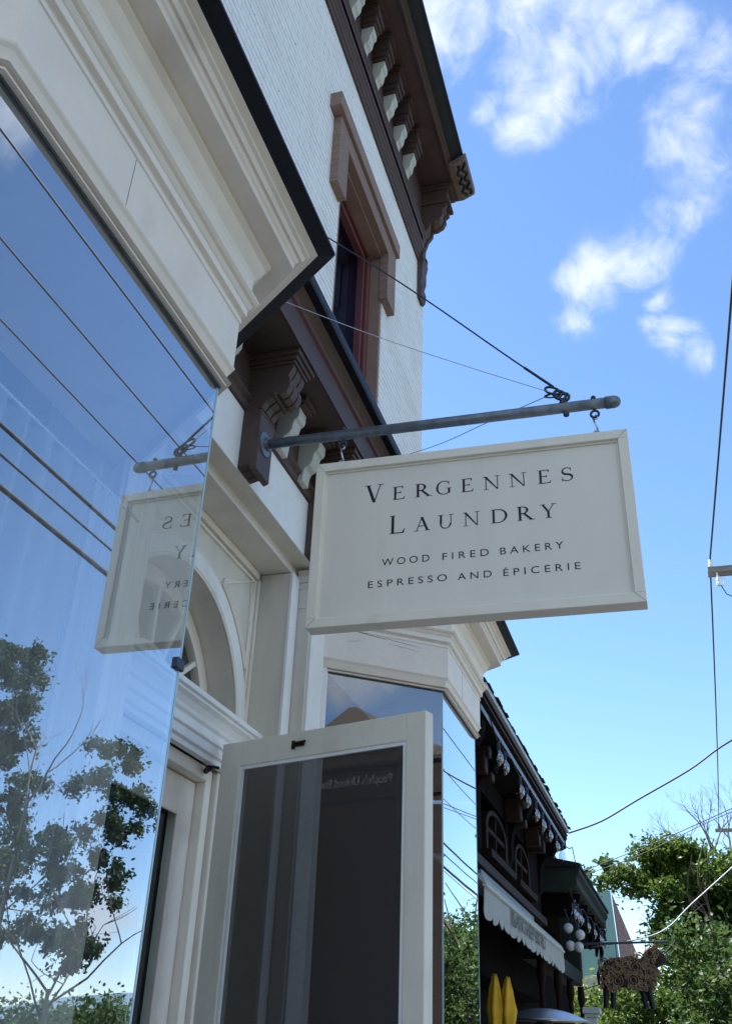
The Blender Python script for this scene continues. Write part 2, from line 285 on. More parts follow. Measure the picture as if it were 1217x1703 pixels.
# ---------------------------------------------------------------- mesh helpers
class G:
    def __init__(s): s.v = []; s.f = []
    def add(s, vs, fs):
        n = len(s.v); s.v += [tuple(v) for v in vs]; s.f += [tuple(i+n for i in f) for f in fs]; return s
    def box(s, x0, x1, y0, y1, z0, z1):
        return s.add([(x0,y0,z0),(x1,y0,z0),(x1,y1,z0),(x0,y1,z0),(x0,y0,z1),(x1,y0,z1),(x1,y1,z1),(x0,y1,z1)],
                     [(0,3,2,1),(4,5,6,7),(0,1,5,4),(1,2,6,5),(2,3,7,6),(3,0,4,7)])
    def obox(s, p0, p1, th, z0, z1, off=0):
        """upright slab from plan point p0 to p1; th thick, to the right of the direction from off-th to off"""
        d = Vector((p1[0]-p0[0], p1[1]-p0[1])).normalized(); n = Vector((d.y, -d.x))
        a = Vector(p0)+n*off; b = Vector(p1)+n*off; c = b-n*th; e = a-n*th
        q = [e, c, b, a]   # make ccw order seen from above irrelevant: normals recalculated
        return s.add([(p.x,p.y,z0) for p in q]+[(p.x,p.y,z1) for p in q], [(0,1,2,3),(7,6,5,4),(0,4,5,1),(1,5,6,2),(2,6,7,3),(3,7,4,0)])
    def prism(s, poly, axis, a, b):
        """poly in the two other axes, extruded from a to b along axis"""
        def P(p, t): return {'x': (t,p[0],p[1]), 'y': (p[0],t,p[1]), 'z': (p[0],p[1],t)}[axis]
        n = len(poly)
        return s.add([P(p,a) for p in poly]+[P(p,b) for p in poly],
                     [tuple(range(n)), tuple(range(2*n-1, n-1, -1))]+[(i, n+i, n+(i+1)%n, (i+1)%n) for i in range(n)])
    def sweep(s, prof, path, closed=False):
        """prof: list of (d, z); path plan points; d is to the right of travel, mitred"""
        P = [Vector(p) for p in path]; ns = []
        for i in range(len(P)-1):
            d = (P[i+1]-P[i]).normalized(); ns.append(Vector((d.y, -d.x)))
        rings = []
        for i, p in enumerate(P):
            if i == 0: mv = ns[0]
            elif i == len(P)-1: mv = ns[-1]
            else:
                mv = ns[i-1]+ns[i]; mv = mv/(1+ns[i-1].dot(ns[i]))
            rings.append([(p.x+mv.x*d, p.y+mv.y*d, z) for d, z in prof])
        k = len(prof); vs = [v for r in rings for v in r]; fs = []
        for i in range(len(P)-1):
            for j in range(k if closed else k-1):
                a = i*k+j; b = i*k+(j+1)%k; fs.append((a, b, b+k, a+k))
        if closed: fs += [tuple(range(k)), tuple(range(len(vs)-1, len(vs)-k-1, -1))]
        return s.add(vs, fs)
    def tube(s, pts, r, n=8, cap=True):
        pts = [Vector(p) for p in pts]; rr = r if isinstance(r, (list, tuple)) else [r]*len(pts)
        vs = []; u = None
        for i, p in enumerate(pts):
            d = (pts[min(i+1,len(pts)-1)]-pts[max(i-1,0)]).normalized()
            if u is None: u = d.orthogonal().normalized()
            else:
                u = (u-d*u.dot(d)); u = u.normalized() if u.length > 1e-6 else d.orthogonal().normalized()
            v = d.cross(u)
            vs += [p+(u*math.cos(2*math.pi*k/n)+v*math.sin(2*math.pi*k/n))*rr[i] for k in range(n)]
        fs = [(i*n+k, i*n+(k+1)%n, (i+1)*n+(k+1)%n, (i+1)*n+k) for i in range(len(pts)-1) for k in range(n)]
        if cap: fs += [tuple(range(n-1,-1,-1)), tuple(range(len(vs)-n, len(vs)))]
        return s.add(vs, fs)
    def lathe(s, prof, c, n=20, axis='z'):
        """prof (r, t) along axis"""
        vs = []
        for r, t in prof:
            for k in range(n):
                a = 2*math.pi*k/n; q = (r*math.cos(a), r*math.sin(a))
                p = {'z': (q[0],q[1],t), 'x': (t,q[0],q[1]), 'y': (q[0],t,q[1])}[axis]
                vs.append((c[0]+p[0], c[1]+p[1], c[2]+p[2]))
        m = len(prof)
        fs = [(i*n+k, i*n+(k+1)%n, (i+1)*n+(k+1)%n, (i+1)*n+k) for i in range(m-1) for k in range(n)]
        fs += [tuple(range(n-1,-1,-1)), tuple(range(m*n-n, m*n))]
        return s.add(vs, fs)
    def sphere(s, c, r, n=14, m=9, sx=1, sy=1, sz=1):
        n0 = len(s.v)
        prof = [(max(1e-4, r*math.sin(math.pi*i/m)), -r*math.cos(math.pi*i/m)) for i in range(m+1)]
        s.lathe([(a, b*sz) for a, b in prof], c, n)
        return s
    def ring(s, c, R_, r, axis='y', n=20, m=6, a0=0, a1=360, sq=1):
        pts = []
        k = n if a1-a0 >= 360 else n
        for i in range(k+1):
            a = R(a0+(a1-a0)*i/k); q = (R_*math.cos(a), R_*math.sin(a)*sq)
            p = {'z': (q[0],q[1],0), 'x': (0,q[0],q[1]), 'y': (q[0],0,q[1])}[axis]
            pts.append((c[0]+p[0], c[1]+p[1], c[2]+p[2]))
        return s.tube(pts, r, m)
    def arcband(s, c, r0, r1, x0, x1, a0=0, a1=180, n=40):
        """band in the YZ plane between radii, thickness x0..x1"""
        vs = []
        for i in range(n+1):
            a = R(a0+(a1-a0)*i/n)
            for r in (r0, r1):
                for x in (x0, x1): vs.append((x, c[0]+r*math.cos(a), c[1]+r*math.sin(a)))
        fs = []
        for i in range(n):
            b = i*4; e = b+4
            fs += [(b,b+1,e+1,e),(b+2,e+2,e+3,b+3),(b,e,e+2,b+2),(b+1,b+3,e+3,e+1)]
        fs += [(0,2,3,1),(n*4,n*4+1,n*4+3,n*4+2)]
        return s.add(vs, fs)

def kids_inv(o):
    p = o.parent
    m = Matrix.Identity(4)
    while p is not None:
        m = Matrix.Translation(p['_w']) if '_w' in p else m
        break
    return m
ORIG = {}
def obj(name, g, mat, parent=None, smooth=False, bevel=0, recalc=True, loc=None):
    me = bpy.data.meshes.new(name); me.from_pydata(g.v, [], g.f)
    if recalc:
        bm = bmesh.new(); bm.from_mesh(me); bmesh.ops.recalc_face_normals(bm, faces=bm.faces); bm.to_mesh(me); bm.free()
    o = bpy.data.objects.new(name, me); C.objects.link(o)
    me.materials.append(M[mat] if isinstance(mat, str) else mat)
    if smooth: me.polygons.foreach_set('use_smooth', [True]*len(me.polygons))
    if bevel:
        b = o.modifiers.new('edge', 'BEVEL'); b.width = bevel; b.segments = 2; b.limit_method = 'ANGLE'; b.angle_limit = R(40)
    if loc is not None: o.location = loc
    ORIG[o] = Vector(loc) if loc is not None else Vector((0,0,0))
    if parent is not None:
        o.parent = parent; o.matrix_parent_inverse = Matrix.Translation(-ORIG[parent])
    return o
def thing(name, label, cat, loc=(0,0,0), group=None):
    o = bpy.data.objects.new(name, None); C.objects.link(o); o.location = loc; o.empty_display_size = .1
    ORIG[o] = Vector(loc); o['label'] = label; o['category'] = cat
    if group: o['group'] = group
    return o
def tag(o, label, cat, group=None):
    o['label'] = label; o['category'] = cat
    if group: o['group'] = group
    return o
def copy_tree(o, dloc, parent='same'):
    c = o.copy(); C.objects.link(c)
    if parent != 'same': c.parent = parent
    c.location = Vector(o.location)+Vector(dloc)
    for ch in [k for k in bpy.data.objects if k.parent == o]:
        d = ch.copy(); C.objects.link(d); d.parent = c
        for g2 in [k for k in bpy.data.objects if k.parent == ch]:
            e = g2.copy(); C.objects.link(e); e.parent = d
    return c
def struct(name, g, mat, **k):
    o = obj(name, g, mat, **k); o['kind'] = 'structure'; return o
def text_mesh(name, body, size, mat, parent, loc, rot, spacing=1.0, ex=.0008, xs=1.0, align='LEFT', fit=None):
    cu = bpy.data.curves.new(name, 'FONT'); cu.body = body; cu.size = size; cu.extrude = ex; cu.space_character = spacing; cu.align_x = align
    t = bpy.data.objects.new(name, cu); C.objects.link(t)
    bpy.context.view_layer.update()
    me = bpy.data.meshes.new_from_object(t.evaluated_get(bpy.context.evaluated_depsgraph_get()))
    bpy.data.objects.remove(t); bpy.data.curves.remove(cu)
    if fit:
        xsv = [v.co.x for v in me.vertices]; a, b = min(xsv), max(xsv)
        for v in me.vertices: v.co.x = (v.co.x-a)*fit/(b-a)
    mt = Matrix.Translation(loc) @ rot.to_4x4()
    me.transform(mt)
    o = bpy.data.objects.new(name, me); C.objects.link(o); me.materials.clear(); me.materials.append(M[mat]); ORIG[o] = Vector((0,0,0))
    o.parent = parent; o.matrix_parent_inverse = Matrix.Translation(-ORIG[parent])
    return o
ROT_S = Matrix(((1,0,0),(0,0,-1),(0,1,0)))              # text facing -Y
ROT_E = Matrix(((0,0,1),(1,0,0),(0,1,0)))               # text facing +X
ROT_W = Matrix(((0,0,-1),(-1,0,0),(0,1,0)))             # text facing -X

# ================================================================ SETTING
struct('ground', G().box(-1500,2600,-1500,2600,-.6,-.14), 'grass')
struct('road', G().box(2.2,11.0,-200,400,-.139,-.13), 'asphalt')
struct('pavement', G().box(-1.6,2.0,-60,120,-.13,0), 'concrete')
struct('kerb', G().box(2.0,2.18,-60,120,-.13,.004), 'kerb', bevel=.01)
struct('opposite_pavement', G().box(11.0,17.9,-60,120,-.13,0), 'concrete')
hg = G(); hv = []; n = 80; hb = []
for i in range(n+1):
    az = R(4+66*i/n); t = i/n; dst = 1700
    h = (22+52*math.exp(-((t-.36)/.16)**2)+13*mnoise.noise((t*9,0,0))+5*mnoise.noise((t*29,3,0)))*min(1,t*8,(1-t)*8)
    hv.append((dst*math.sin(az), dst*math.cos(az), max(h,0)-1)); hb.append((dst*.72*math.sin(az), dst*.72*math.cos(az), -2))
hc = [(x*1.5, y*1.5, -2) for x, y, z in hv]
hg.add(hb+hv+hc, [(i,i+1,n+2+i,n+1+i) for i in range(n)]+[(n+1+i,n+2+i,2*n+3+i,2*n+2+i) for i in range(n)])
struct('hills', hg, 'hill', smooth=True)

# ================================================================ WHITE BUILDING
B = thing('brick_building', 'white painted brick shop building with brown bracketed cornices and cream shopfront', 'building', (-3,2.5,0))
SF = .968
def bz(z): return 1.6+(z-1.6)*SF
XW = -1.475
# upper brick wall with a window opening
wy0, wy1, wz0, wz1 = 3.79, 4.69, 4.75, 6.38
g = G()
g.box(-2.0, XW, -4, wy0, 4.3, 7.55).box(-2.0, XW, wy1, 5.8, 4.3, 7.55).box(-2.0, XW, wy0, wy1, wz1, 7.55).box(-2.0, XW, wy0, wy1, 4.3, wz0)
obj('brick_wall', g, 'brick', B)
obj('side_wall', G().box(-9, -2.0, 5.5, 5.8, 0, 8.0), 'brick', B)
obj('side_wall', G().box(-9,-2.0,-4,-3.7,0,8.0), 'brick', B)
obj('roof', G().box(-9, XW-.02, -4, 5.8, 8.02, 8.1), 'black', B)
# upper window
wf = G()
fx0, fx1 = -1.64, -1.575
wf.box(fx0,fx1,wy0+.03,wy0+.10,wz0,wz1).box(fx0,fx1,wy1-.105,wy1-.03,wz0,wz1).box(fx0,fx1,wy0+.10,wy1-.105,wz1-.08,wz1)
wf.box(fx0,fx1,wy0+.10,wy1-.105,wz0,wz0+.06)
wf.box(fx1,fx1+.025,wy1-.085,wy1-.03,wz0,wz1-.0).box(fx1,fx1+.025,wy0+.03,wy0+.07,wz0,wz1).box(fx1,fx1+.025,wy0+.07,wy1-.085,wz1-.05,wz1)
win = obj('upper_window', wf, 'redframe', B, bevel=.006)
obj('pane', G().box(fx0+.01,fx0+.018,wy0+.10,wy1-.105,wz0+.06,wz1-.08), 'glassup', win)
obj('blind', G().box(fx0-.06,fx0-.05,wy0+.05,wy1-.05,wz0,wz1), 'blind', win)
jl = G().box(fx1-.03,XW-.004,wy1-.03,wy1,wz0,wz1).box(fx1-.03,XW-.004,wy0,wy0+.03,wz0,wz1).box(fx1-.03,XW-.004,wy0+.03,wy1-.03,wz1-.03,wz1)
obj('jamb_lining', jl, 'brown2', win)
hood = G()
hx = -1.425
hood.prism([(3.61,5.95),(3.77,5.95),(3.77,6.37),(4.65,6.37),(4.65,5.97),(4.83,5.97),(4.83,6.50),(3.61,6.50)], 'x', XW-.01, hx)
obj('window_hood', hood, 'brownstone', win, bevel=.004)
obj('hood_cap', G().box(XW-.01, hx+.022, 3.53, 4.85, 6.50, 6.615), 'brown2', win, bevel=.004)
# interior behind the upper window
obj('upper_room', G().box(-3.2,-3.1,3.2,5.3,4.4,6.9), 'blind', B)

# roof cornice
rc = [(0,7.20),(.018,7.20),(.018,7.235),(.03,7.245),(.03,7.275),(.04,7.285),(.04,7.315),(.052,7.325),(.052,7.36)]
rc2 = [(.046,7.36),(.046,7.40)]
rc3 = [(.058,7.40),(.058,7.455),(.07,7.465),(.07,7.49),(.055,7.50),(.055,7.525),(.03,7.53),(.03,8.0),(.285,8.0)]
rc4 = [(.285,8.0),(.285,7.985),(.30,7.985),(.30,8.025),(.33,8.035)]
rc5 = [(.33,8.035),(.36,8.05),(.40,8.075)]
path = [(XW,-4),(XW,5.62)]
rcor = obj('roof_cornice', G().sweep(rc, path).sweep(rc3, path).sweep(rc4, path), 'brown', B)
obj('maroon_fillet', G().sweep(rc2, path), 'maroon', rcor)
obj('eave_fascia', G().sweep(rc5, path).sweep([(.40,8.075),(.425,8.085),(.425,8.12),(.0,8.14)], [(XW,-4),(XW,5.8)]), 'black', rcor)
obj('cornice_core', G().box(-2.0,XW-.002,-4,5.8,7.5,8.02), 'brown', rcor)
# small corbels under the roof soffit
def corbel(y0, y1, xb, zt, d, h):
    """scrolled bracket, back at xb, top zt, projecting d, hanging h"""
    prof = [(0,0),(d,0),(d,-.18*h),(d*.93,-.26*h),(d*.80,-.30*h),(d*.74,-.42*h),(d*.72,-.52*h),(d*.60,-.62*h),(d*.40,-.68*h),(d*.34,-.76*h),(d*.30,-h),(0,-h)]
    return G().prism([(xb+a, zt+b) for a, b in prof], 'y', y0, y1)
cb = obj('corbel', corbel(-.04,.04,XW+.03,7.745,.088,.245), 'modillion', rcor, bevel=.003, loc=(0,5.04,0))
obj('corbel_cap', G().box(XW+.03,XW+.13,-.05,.05,7.747,7.78).box(XW+.03,XW+.145,-.06,.06,7.78,7.83).box(XW+.03,XW+.16,-.07,.07,7.83,7.88).box(XW+.03,XW+.15,-.06,.06,7.88,7.96).box(XW+.03,XW+.175,-.08,.08,7.96,7.998), 'brown', cb).matrix_parent_inverse = Matrix.Identity(4)
for y in (4.765,4.49,4.215,3.94,3.665,3.39,3.115,2.84,2.565,2.29,2.015):
    c = cb.copy(); C.objects.link(c); c.location = (0,y,0)
    for k in [k for k in bpy.data.objects if k.parent == cb]:
        d = k.copy(); C.objects.link(d); d.parent = c
# big corner console
con = G()
xs = XW
cp_ = [(0,6.80),(.0,7.25)]
prof = [(XW,7.22),(XW+.05,7.22),(XW+.055,7.30),(XW+.035,7.34),(XW+.04,7.42),(XW+.065,7.50),(XW+.10,7.55),(XW+.105,7.60),(XW+.14,7.60),(XW+.19,7.63),(XW+.215,7.68),(XW+.21,7.73),(XW+.24,7.75),(XW+.24,7.80),(XW,7.80)]
con.prism(prof,'y',5.60,5.635).prism([(x-(.015 if x>XW else 0), z+ (.0 if z==7.22 else 0)) for x, z in prof],'y',5.635,5.705).prism(prof,'y',5.705,5.74)
con.box(XW,XW+.27,5.585,5.755,7.80,7.83).box(XW,XW+.25,5.595,5.745,7.83,7.95).box(XW,XW+.285,5.575,5.765,7.95,7.975).box(XW,XW+.31,5.56,5.78,7.975,8.0)
# pendant drop on the wall below
con.prism([(XW,6.84),(XW+.02,6.82),(XW+.04,6.85),(XW+.045,6.92),(XW+.03,6.98),(XW+.045,7.04),(XW+.045,7.14),(XW+.06,7.22),(XW,7.22)],'y',5.60,5.73)
cc = obj('corner_console', con, 'brown', rcor, bevel=.005)
fp = G().prism([(XW+.30,7.984),(XW+.355,7.984),(XW+.445,8.03),(XW+.45,8.04),(XW+.45,8.10),(XW+.30,8.10)],'y',5.40,5.79)
blk = obj('corner_block', fp, 'blockpaint', rcor, bevel=.006)
zz = G()
for k_, off in enumerate((.374,.418)):
    zz.tube([(XW+off+.014*math.sin(i*1.05+k_), 5.43+i*.0163, 7.984+(off-.355)*.51-.002+.007*math.sin(i*1.05+k_)) for i in range(21)], .0125, 6)
obj('carved_zigzag', zz, 'black', blk)

# ---------------- shop level
W_ = -1.5
shop = obj('frieze_board', G().box(-1.6,W_,-4,5.8,3.615,4.3), 'white', B)
# white board is split: below the brown bed mould it shows white, above it the brown frieze is laid on
sc1 = [(0,3.895),(.012,3.90),(.018,3.915),(.018,3.93),(.034,3.945),(.034,3.958),(.008,3.962),(.008,4.16),(.236,4.16),(.244,4.156),(.244,4.285)]
sc2 = [(.244,4.285),(.228,4.29),(.228,4.312),(.244,4.322)]
sc3 = [(.244,4.322),(.25,4.335),(.268,4.35),(.286,4.362)]
sc4 = [(.286,4.362),(.322,4.36),(.328,4.37),(.328,4.41),(.0,4.52)]
path = [(W_,-4),(W_,5.80)]
scor = obj('shop_cornice', G().sweep(sc1, path).sweep(sc3, path), 'brown', B)
obj('maroon_cove', G().sweep(sc2, path), 'maroon', scor)
obj('gutter_edge', G().sweep(sc4, path), 'black', scor)
obj('cornice_end', G().prism([(W_+a,b) for a,b in sc1+sc2[1:]+sc3[1:]+sc4[1:]],'y',5.80,5.815), 'brown', scor)
md = obj('modillion', corbel(-.04,.04,W_+.008,4.115,.105,.21), 'modillion', scor, bevel=.003, loc=(0,3.30,0))
obj('modillion_cap', G().box(W_+.008,W_+.135,-.052,.052,4.116,4.13).box(W_+.008,W_+.15,-.065,.065,4.13,4.158), 'brown', md).matrix_parent_inverse = Matrix.Identity(4)
for y in (3.57,2.66,2.42,2.18,1.94,3.99,4.25,4.51,4.77,5.03,5.29,5.55):
    c = md.copy(); C.objects.link(c); c.location = (0,y,0)
    for k in [k for k in bpy.data.objects if k.parent == md]:
        d = k.copy(); C.objects.link(d); d.parent = c
def console(y0, y1):
    g = G()
    body = [(W_,3.617),(-1.455,3.63),(-1.455,3.90),(-1.42,3.90),(-1.405,3.925),(-1.38,3.94),(-1.375,3.962),(-1.345,3.948),(-1.32,3.962),(-1.305,3.99),(-1.306,4.02),(-1.316,4.045),(-1.30,4.075),(-1.297,4.10),(W_,4.10)]
    inner = [(x-(.014 if x > -1.41 else 0), z+(.010 if x>-1.41 and z<4.06 else 0)) for x, z in body]
    wd = y1-y0; e = wd*.27; q = wd*.06
    g.prism(body,'y',y0,y0+e).prism(inner,'y',y0+e,y0+e+q).prism(body,'y',y0+e+q,y1-e-q).prism(inner,'y',y1-e-q,y1-e).prism(body,'y',y1-e,y1)
    # front plate with a stepped foot
    g.prism([(-1.455,3.625),(-1.44,3.60),(-1.418,3.61),(-1.418,3.87),(-1.43,3.895),(-1.455,3.90)],'y',y0-.004,y1+.004)
    # scroll lip across the front
    g.tube([(-1.372,y0-.006,3.958),(-1.372,y1+.006,3.958)], .012, 8)
    g.tube([(-1.425,y0-.003,3.885),(-1.425,y1+.003,3.885)], .009, 8)
    # crown
    g.box(W_,-1.288,y0-.008,y1+.008,4.10,4.115).box(W_,-1.278,y0-.018,y1+.018,4.115,4.135).box(W_,-1.266,y0-.03,y1+.03,4.135,4.159)
    return obj('console_bracket', g, 'brown', scor, bevel=.004)
console(2.945,3.075); console(3.72,3.85); console(1.40,1.53); console(5.60,5.73)

# ---------------- entry recess
c_y, c_z = 3.12, 2.74
XD = -1.735
ry0, ry1 = 2.49, 3.75
g = G()
# soffit: outer band, step, inner band
g.box(-1.60,-1.502,2.2,4.05,3.60,3.614)
obj('entry_soffit', G().prism([(-1.585,3.613),(-1.585,3.60),(-1.575,3.575),(-1.572,3.552),(-1.90,3.548),(-1.90,3.70),(-1.6,3.70),(-1.502,3.70),(-1.502,3.6135),(-1.578,3.6135)],'y',2.2,3.95), 'cream_shaded', B)
# door wall with arched opening: polygon ring strips
g = G()
def archwall(r, x0, x1, ya, yb, zb, zt, n=40):
    vs, fs = [], []
    for i in range(n+1):
        a = math.pi*i/n; ca, sa = math.cos(a), math.sin(a)
        yi, zi = c_y+r*ca, c_z+r*sa
        # outer point on rectangle by ray
        t = min((yb-c_y)/ca if ca > 1e-6 else 1e9, (ya-c_y)/ca if ca < -1e-6 else 1e9, (zt-c_z)/sa if sa > 1e-6 else 1e9)
        yo, zo = c_y+t*ca, c_z+t*sa
        vs += [(x1,yi,zi),(x1,yo,zo),(x0,yi,zi),(x0,yo,zo)]
    for i in range(n):
        b = 4*i; e = b+4
        fs += [(b,b+1,e+1,e),(b+2,e+2,e+3,b+3),(b,e,e+2,b+2)]
    return vs, fs
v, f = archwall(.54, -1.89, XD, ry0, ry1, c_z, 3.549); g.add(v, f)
arch = obj('arched_panel', g, 'cream_shaded', B)
av = G().arcband((c_y,c_z),.555,.625,XD-.005,XD+.014,2,178,48)
obj('archivolt', av, 'white', arch, bevel=.003)
ab = G()
for rr, rad in ((.548,.007),(.632,.006)):
    ab.tube([(XD+.006, c_y+rr*math.cos(R(a)), c_z+rr*math.sin(R(a))) for a in range(2,179,4)], rad, 8)
obj('archivolt_bead', ab, 'cream', arch, smooth=True)
# spandrel mouldings
for sgn in (1,-1):
    sm = G(); yo = c_y+sgn*.585; zt = 3.50
    for ins, rad in ((0,.009),(.022,.006)):
        pts = [(XD+.004, c_y+sgn*(.665+ins)*math.cos(R(a)), c_z+(.665+ins)*math.sin(R(a))) for a in range(30,69,4)]
        sm.tube(pts, rad, 6); sm.tube([pts[0], (XD+.004, yo-sgn*ins, zt-ins), pts[-1]], rad, 6)
    obj('spandrel_moulding', sm, 'cream', arch)
tm = G()
for z, d, h in ((3.515,.02,.034),(3.49,.012,.014)):
    tm.box(XD,XD+d,ry0+.02,ry1-.02,z,z+h)
tm.box(XD,XD+.012,ry1-.05,ry1-.03,2.80,3.49).box(XD,XD+.02,ry1-.025,ry1-.001,2.80,3.515).box(XD,XD+.02,ry0+.001,ry0+.025,2.80,3.515)
obj('panel_moulding', tm, 'cream', arch, bevel=.003)
# fanlight
XF = -1.875
fl = G().arcband((c_y,c_z),.47,.538,XF-.02,XF+.02,0,180,48).arcband((c_y,c_z),.215,.24,XF-.014,XF+.014,0,180,30)
for k in range(7):
    a = R(12+k*26); p = Vector((0,math.cos(a),math.sin(a))); q = Vector((0,-math.sin(a),math.cos(a)))
    vs = []
    for x in (XF-.013,XF+.013):
        for r_, s_ in ((.10,-.011),(.10,.011),(.475,.011),(.475,-.011)): vs.append((x, c_y+p.y*r_+q.y*s_, c_z+p.z*r_+q.z*s_))
    fl.add(vs, [(0,1,2,3),(7,6,5,4),(0,4,5,1),(1,5,6,2),(2,6,7,3),(3,7,4,0)])
fl.box(XF-.02,XF+.02,c_y-.53,c_y+.53,c_z,c_z+.04)
fan = obj('fanlight', fl, 'cream', arch, bevel=.003)
pg = G(); pts = [(c_y+.46*math.cos(math.pi*i/30), c_z+.46*math.sin(math.pi*i/30)) for i in range(31)]
pg.prism(pts,'x',XF-.004,XF+.001); obj('fanlight_pane', pg, 'glassd', arch)
# transom moulding
tmould = [(0,2.585),(.03,2.585),(.03,2.605),(.042,2.612),(.042,2.645),(.052,2.652),(.052,2.662),(.046,2.668),(.046,2.69),(.056,2.70),(.060,2.715),(.072,2.735),(.088,2.748),(.088,2.756),(.100,2.762),(.100,2.782),(0,2.80)]
obj('transom_moulding', G().sweep([(a, z) for a, z in tmould], [(XD,ry0),(XD,ry1)]), 'white', B, bevel=.0015)
# jambs, inner door
jm = G()
jm.box(-1.90,-1.715,3.62,3.749,0,2.584).box(-1.90,-1.735,3.56,3.615,0,2.584).box(-1.90,-1.755,3.50,3.555,0,2.584)
jm.box(-1.90,-1.715,2.491,2.62,0,2.584).box(-1.90,-1.735,2.62,2.70,0,2.584)
jm.box(-1.90,-1.745,2.70,3.50,2.53,2.584)
obj('door_jamb', jm, 'cream', B, bevel=.006)
dg = G(); xd0, xd1 = -1.84,-1.795
dg.box(xd0,xd1,2.705,2.82,.3,2.525).box(xd0,xd1,3.38,3.495,.3,2.525).box(xd0,xd1,2.82,3.38,2.40,2.525).box(xd0,xd1,2.82,3.38,.3,.75)
dg.box(xd1,xd1+.012,3.355,3.385,.75,2.40).box(xd1,xd1+.012,2.815,2.845,.75,2.40).box(xd1,xd1+.012,2.845,3.355,2.375,2.405)
ed = obj('entry_door', dg, 'cream', B, bevel=.004)
obj('door_pane', G().box(-1.822,-1.816,2.82,3.38,.75,2.40), 'glassd', ed)
obj('entry_step', G().box(-2.2,-1.30,2.2,4.05,0,.28), 'kerb', B, bevel=.01)
# recess side piers
pr = G()
pr.box(-1.91,-1.57,3.75,4.10,0,3.549).box(-1.57,-1.495,3.835,4.10,0,3.6)
pr.box(-1.57,-1.485,3.83,4.10,3.50,3.53).box(-1.57,-1.478,3.825,4.10,3.53,3.57).box(-1.57,-1.49,3.831,4.10,3.40,3.415)
obj('entry_pier', pr, 'cream_shaded', B, bevel=.004)
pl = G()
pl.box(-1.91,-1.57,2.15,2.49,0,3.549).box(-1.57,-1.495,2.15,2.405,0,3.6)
obj('entry_pier', pl, 'cream_shaded', B, bevel=.004)
obj('pier_board', G().box(-1.497,-1.484,3.845,4.02,0,3.40), 'white', B, bevel=.003)
cbd = G().box(-1.571,-1.556,3.746,3.83,0,3.548).box(-1.571,-1.556,2.41,2.494,0,3.548)
obj('corner_board', cbd, 'white', B, bevel=.003)
# plain shop wall pieces outside the bays
obj('shop_wall', G().box(-1.9,-1.51,-4,.40,0,3.62), 'cream', B)
obj('shop_wall', G().box(-1.9,-1.51,5.62,5.8,0,3.62), 'cream', B)
obj('dark_lining', G().box(-4.4,-1.505,5.42,5.48,.03,3.6), 'blind', B)  # dark board added so the room reads dim through the pane
ic = G().box(-1.74,-1.51,2.10,2.149,.03,3.62)
for q_ in (-1.72,-1.66,-1.58,-1.53): ic.box(q_-.012,q_+.012,2.085,2.10,.03,3.6)
obj('interior_casing', ic, 'white', B)
# interior
obj('shop_interior', G().box(-4.6,-4.5,-4,5.5,0,3.6).box(-4.5,-1.6,-4,5.5,-.05,.02).box(-4.5,-3.0,2.3,2.4,0,3.5).box(-4.5,-1.62,.0,.1,0,3.6), 'room', B)
obj('shop_ceiling', G().box(-4.5,-1.61,-4,5.5,3.63,3.66), 'room', B)

